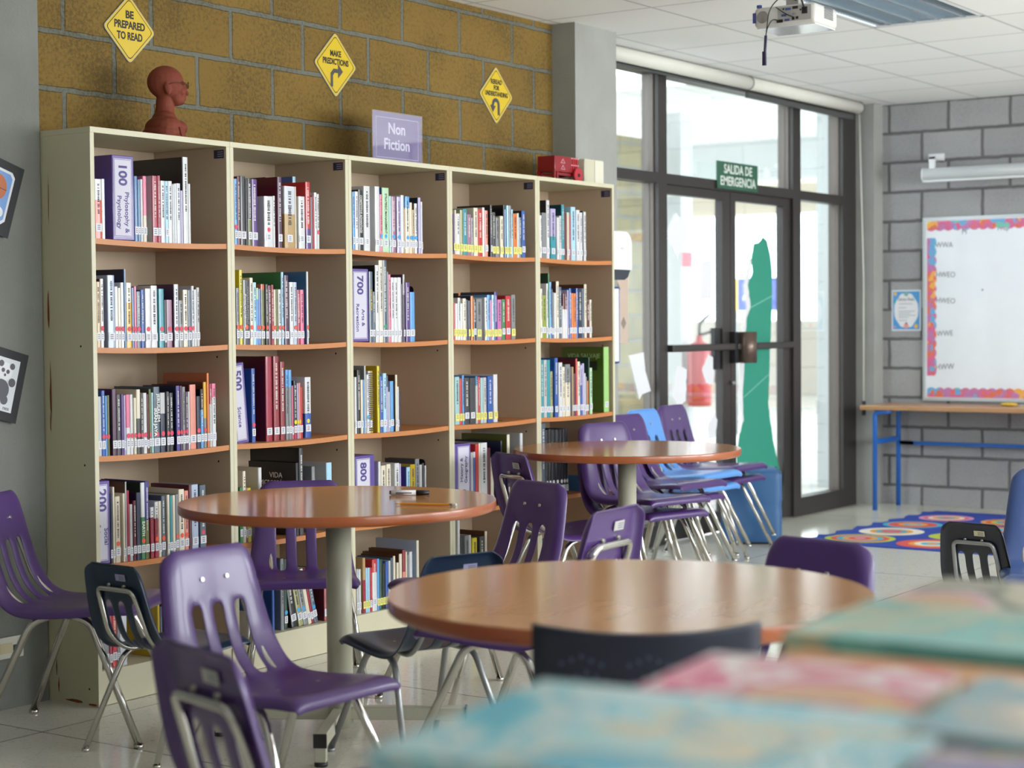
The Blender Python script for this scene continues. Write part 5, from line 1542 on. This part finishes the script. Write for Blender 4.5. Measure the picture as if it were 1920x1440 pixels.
m = MB().tube([(-.004, .02, -.032), (-.05, .035, -.026), (-.062, .055, -.07), (-.06, .062, -.105)], .0028, M_pk, 8, .03).tube([(.09, -.02, .07), (-.03, .0, .075), (-.05, .05, .02), (-.06, .062, -.105)], .0026, M_pk, 8, .04).tube([(.09, -.03, .1), (-.02, -.09, .06), (-.004, -.10, .012)], .004, M_pk, 8, .03).tube([(-.004, -.052, -.022), (-.018, -.02, -.008), (-.01, .035, .03)], .0022, M_pk, 8, .02)
m.build('cables', None, pj)
m = MB().cyl((-.06, .062, -.10), (-.058, .070, -.225), .0065, mat('cable_plug', '#2b2348', .4), 14).box(-.064, -.052, .062, .078, -.232, -.17, MATS['cable_plug']); m.build('cable_plug', None, pj)

# ------------------------------------------------------------------ things on top of the bookcases
ZT = H+.0005
bu = thing('clay_bust', 'terracotta clay bust of a bald man with wire glasses on the bookcase', 'sculpture', (.539, .18, ZT), math.radians(-38))
M_clay = mat('terracotta', '#7c3622', .75, var=.12, vscale=14., bump=.25, bscale=45.)
m = MB()      # faces +X
for c_, r_, rot_ in (((-.004, 0, .218), (.068, .053, .062), 0), ((.012, 0, .200), (.056, .049, .052), 0), ((.030, 0, .180), (.036, .040, .046), 0), ((.034, 0, .158), (.030, .034, .026), 0), ((.050, 0, .150), (.016, .020, .014), 0), ((-.006, 0, .145), (.034, .036, .06), .15), ((-.008, 0, .110), (.036, .038, .05), .1),
                     ((.066, 0, .190), (.010, .010, .022), -.25), ((.073, 0, .180), (.010, .011, .008), 0), ((.062, 0, .163), (.010, .018, .005), 0), ((.061, 0, .156), (.010, .016, .005), 0),
                     ((.058, .022, .213), (.012, .018, .006), 0), ((.058, -.022, .213), (.012, .018, .006), 0), ((.050, .026, .183), (.014, .012, .014), 0), ((.050, -.026, .183), (.014, .012, .014), 0),
                     ((.054, .021, .203), (.010, .011, .008), 0), ((.054, -.021, .203), (.010, .011, .008), 0), ((-.002, .052, .190), (.013, .008, .024), -.2), ((-.002, -.052, .190), (.013, .008, .024), -.2),
                     ((-.012, 0, .050), (.070, .115, .046), 0), ((-.015, 0, .028), (.078, .120, .034), 0), ((-.01, 0, .082), (.046, .066, .034), 0), ((.035, .0, .05), (.04, .07, .03), 0)):
    m.ball(c_, r_, M_clay, 20, 12, Matrix.Rotation(rot_, 3, 'Y'))
m.ball((-.01, 0, .012), (.082, .118, .022), M_clay, 24, 10)
o = m.build('head_and_shoulders', None, bu)
rm = o.modifiers.new('blend', 'REMESH'); rm.mode = 'VOXEL'; rm.voxel_size = .0032; rm.use_smooth_shade = True
sm = o.modifiers.new('soften', 'SMOOTH'); sm.factor = .5; sm.iterations = 4
for sy in (-1, 1):
    m = MB(); m.prism([(.02, .0), (.085, .0), (.075, .045), (.045, .06), (.03, .045)], sy*.02, sy*.062, 'y', M_clay, Matrix.Rotation(sy*.5, 4, 'Z')); m.build('collar', None, bu)
m = MB(); Mw = mat('clay_wire', '#55301f', .6)
for sy in (-1, 1):
    pts = [(.076, sy*.024+.016*math.cos(a), .207+.012*math.sin(a)) for a in [2*PI*q/10 for q in range(11)]]
    m.tube(pts, .0013, Mw, 6, .004, 2); m.tube([(.076, sy*.040, .209), (.03, sy*.054, .214), (.0, sy*.056, .204)], .0013, Mw, 6)
m.tube([(.076, -.008, .208), (.080, 0, .211), (.076, .008, .208)], .0013, Mw, 6); m.build('wire_glasses', None, bu)

ns = thing('sign_holder', 'clear acrylic holder with purple Non Fiction card on the middle bookcase', 'sign', (1.853, .14, ZT+.0005), math.radians(0))
M_ac = glass_mat('acrylic', (.98, .98, 1.), .10)
MB().box(-.172, .172, -.006, -.003, .004, .222, M_ac).build('acrylic_front', None, ns)
MB().box(-.172, .172, -.003, .06, .0, .003, M_ac).build('acrylic_foot', None, ns)
MB().box(-.166, .166, -.0025, -.001, .006, .218, mat('card_purple', '#7a61a8', .4)).build('card', None, ns)
m = MB(); Mwp = mat('card_white', '#d9d4e4', .5)
for a in ((-.145, .145, .195, .1975), (-.145, .145, .026, .0285), (-.145, -.1425, .026, .1975), (.1425, .145, .026, .1975)): m.box(a[0], a[1], -.003, -.0024, a[2], a[3], Mwp)
m.build('card_outline', None, ns)
text('Non', .066, Mwp, (-.005, -.0030, .150), 'front', ns, 'lettering', .02)
text('Fiction', .066, Mwp, (-.005, -.0030, .083), 'front', ns, 'lettering', .02, maxw=.25)

ct = thing('toy_cart', 'small red toy cart with one wheel showing on the last bookcases', 'toy', (3.118, .14, ZT), 0)
M_red = mat('toy_red', '#8f1420', .35, var=.08, vscale=60, coat=.3); M_red2 = mat('toy_red_light', '#b52a35', .4); M_pk2 = mat('toy_pink_trim', '#d8a0a8', .5)
MB().box(-.115, .095, -.05, .05, .045, .122, M_red, .003).build('box_body', None, ct)
m = MB()
for z in (.118, .085): m.box(.03, .097, -.0515, .0515, z-.004, z+.001, M_pk2)
for x in (.045, .062, .079): m.box(x-.003, x+.003, -.0525, -.05, .05, .118, M_red2)
for (x, z) in ((-.045, .10), (-.045, .07)): m.prism([(x-.02, z-.012), (x+.02, z-.012), (x, z+.010)], -.0520, -.0502, 'y', M_pk2); m.prism([(x-.014, z-.010), (x+.014, z-.010), (x, z+.005)], -.0523, -.0519, 'y', M_red)
m.build('painted_trim', None, ct)
for x in (-.113, -.09):
    for y in (-.045, .045): MB().box(x-.006, x+.006, y-.005, y+.005, 0, .05, M_red).build('leg', None, ct)
MB().box(-.112, .06, -.046, -.036, .030, .042, M_red).box(-.112, .06, .036, .046, .030, .042, M_red).build('shaft', None, ct)
for y in (-.060, .060):
    w_ = MB().cyl((.072, y-.007, .036), (.072, y+.007, .036), .036, M_red2, 28); wh = w_.build('wheel', None, ct)
    MB().cyl((.072, y-.010, .036), (.072, y+.010, .036), .009, mat('hub_black', '#15120f', .5), 14).build('hub', None, wh)
MB().cyl((.072, -.06, .036), (.072, .06, .036), .004, M_red, 10).build('axle', None, ct)

bx = thing('alarm_box', 'cream plastic box on the right end of the bookcase top', 'box', (3.325, .12, ZT), 0)
Mbx = mat('box_cream', '#d4d0bb', .4)
MB().box(-.085, .088, -.05, .05, 0, .122, Mbx, .006).build('housing', None, bx)
MB().box(-.078, .0, -.0515, -.05, .008, .114, mat('box_cover', '#c9c4ac', .45), .001).build('front_panel', None, bx)
MB().box(.004, .084, -.0535, -.05, .004, .118, mat('box_flap', '#dcd8c6', .4), .002).build('door', None, bx)

# ------------------------------------------------------------------ outside things
ex = thing('fire_extinguisher', 'red fire extinguisher outside behind the left glass door', 'fire extinguisher', (9.66, 2.968, .56))
M_ex = mat('extinguisher_red', '#b03038', .35)
MB().lathe([(.002, 0), (.10, 0), (.105, .03), (.105, .48), (.085, .54), (.03, .57), (.025, .62), (.002, .62)], (0, 0, 0), M_ex, 28).build('cylinder', None, ex)
MB().tube([(0, 0, .60), (0, -.0, .72), (.07, -.06, .80)], .014, M_sk, 8).tube([(.0, 0, .62), (.05, -.12, .66), (.10, -.12, .40), (.09, -.11, .2)], .012, M_sk, 8).build('handle_and_hose', None, ex)
MB().box(-.03, .03, .095, .1305, .2, .32, M_sk).build('bracket', None, ex)
en = thing('wall_notice', 'red and white notice outside above the fire extinguisher', 'sign', (9.66, 3.099, 1.66))
MB().box(-.08, .10, -.006, -.0005, -.2, .25, M_pap).build('sheet', None, en); MB().box(-.08, .10, -.008, -.006, .12, .25, mat('notice_red', '#c04050', .5)).build('header', None, en)
bn = thing('banner', 'blue banner outside behind the green paper strip', 'banner', (14.3, 4.745, 0))
Mbn = mat('banner_blue', '#4a5cae', .6)
MB().box(0, .02, -.42, .33, 1.416, 1.791, Mbn).box(-.003, 0, .265, .32, 1.416, 1.791, mat('banner_yellow', '#e8c84a', .6)).build('cloth', None, bn)
for y in (-.40, .30): MB().cyl((.035, y, -.02), (.035, y, 1.75), .015, mat('post_grey', '#8c8f92', .5), 12).build('post', None, bn)
text('A', .14, mat('banner_white', '#e8ecf5', .6), (-.004, .155, 1.587), 'west', bn, 'lettering', .03)
text('m', .14, MATS['banner_white'], (-.004, -.30, 1.587), 'west', bn, 'lettering', .03)

# ------------------------------------------------------------------ magazines on the table in front
def cover_mat(name, cols, seed, scale=7.):
    m, nt, b = nodes_of(name, .35)
    tc = N(nt, 'ShaderNodeTexCoord'); mp = N(nt, 'ShaderNodeMapping'); mp.inputs['Location'].default_value = (seed*3.1, seed*1.7, seed*.9); nt.links.new(tc.outputs['Object'], mp.inputs[0])
    n0 = N(nt, 'ShaderNodeTexNoise', Scale=scale*1.25); n0.inputs['Detail'].default_value = 2.5; n0.inputs['Distortion'].default_value = .6; nt.links.new(mp.outputs[0], n0.inputs['Vector'])
    k = len(cols)
    r = ramp(nt, [(.36+.28*i_/(k-1), c) for i_, c in enumerate(cols)])
    nt.links.new(n0.outputs['Fac'], r.inputs[0]); nt.links.new(r.outputs[0], b.inputs['Base Color'])
    b.inputs['Coat Weight'].default_value = .3
    return m
cu_ = thing('display_table', 'display table under the picture books at lower right', 'table', (-2.62, -4.24, 0), 0)
MB().box(-.46, .42, -.42, .29, .945, .970, mat('display_top', '#b9b5aa', .5), .004).build('tabletop', None, cu_)
for x in (-.40, .36):
    for y in (-.36, .22): MB().box(x-.02, x+.02, y-.02, y+.02, 0, .945, M_pole).build('leg', None, cu_)
def magazine(cx, cy, z, w, d, h, rot, cmat, label):
    t = thing('magazine', label, 'magazine', (cx, cy, z), math.radians(rot), 'colourful picture books laid out in front')
    MB().box(-w/2+.003, w/2-.003, -d/2+.003, d/2-.003, .0012, h-.0012, M_page).build('pages', None, t)
    m = MB().box(-w/2, w/2, -d/2, d/2, h-.0012, h, cmat).box(-w/2, w/2, -d/2, d/2, 0, .0012, cmat).box(-w/2, -w/2+.002, -d/2, d/2, .0012, h-.0012, cmat)
    m.build('cover', None, t)
    return t
C1 = cover_mat('cover_sea', ['#48b5cc', '#7fcbd8', '#d8dcd6', '#5fbfd2', '#c9d8d4', '#8fd0d8', '#e0c8a0', '#52b0c8'], 1., 5.)
C2 = cover_mat('cover_mixed', ['#b9d0cc', '#d8a8b8', '#58b0c4', '#d8a83c', '#cfc0a8', '#7fc0cc', '#c98fb0'], 2., 6.)
C3 = cover_mat('cover_pink', ['#d8447a', '#e8e0dc', '#cf3f5f', '#d88f9a', '#9a8a84', '#d03a6c', '#d8a860'], 3., 6.)
C4 = cover_mat('cover_teal', ['#6fb8ac', '#7fc4b8', '#68b0a8', '#c9b890', '#74bcb0'], 4., 4.)
C5 = cover_mat('cover_cream', ['#c4b8a0', '#8f9470', '#4a443c', '#cdbfae', '#d88fa8', '#c9a070'], 5., 5.)
C6 = cover_mat('cover_violet', ['#3f3aa8', '#7a8fa8', '#c98f4a', '#5f6f8f', '#c9a8b8', '#5aa8b8', '#8fa85a'], 6., 6.)
C8 = cover_mat('cover_orange', ['#d8703a', '#d89a5a', '#c9603a'], 8., 5.)
C7 = cover_mat('cover_slate', ['#7f8f94', '#5fa0ac', '#a8a49a', '#d8c8b0', '#707a7c'], 7., 6.)
MAGS = [(-3.028, -3.986, .9705, .285, .365, .0295, 7, C1, 'sea-blue and white picture book at the front left corner'),
        (-2.790, -3.978, .9705, .178, .235, .0295, 7, C3, 'pink and magenta picture book behind the sea-blue one'),
        (-2.645, -4.015, .9705, .080, .250, .0200, 4, C8, 'orange picture book showing as a narrow strip before the teal one'),
        (-2.466, -4.012, .9705, .239, .310, .0315, 2, C4, 'teal picture book with an olive streak behind the pink one'),
        (-2.235, -3.990, .9705, .210, .260, .0300, 4, C5, 'cream picture book with a pink patch, farthest on the display'),
        (-3.045, -4.295, .9705, .180, .220, .0330, 12, C6, 'violet and orange picture book at the bottom edge of the photo'),
        (-2.800, -4.240, .9705, .240, .250, .0310, 5, C7, 'slate and teal picture book right of the pink one'),
        (-2.510, -4.310, .9705, .260, .250, .0300, 2, C2, 'mixed pastel picture book at the right edge of the photo')]
for a in MAGS: magazine(*a)
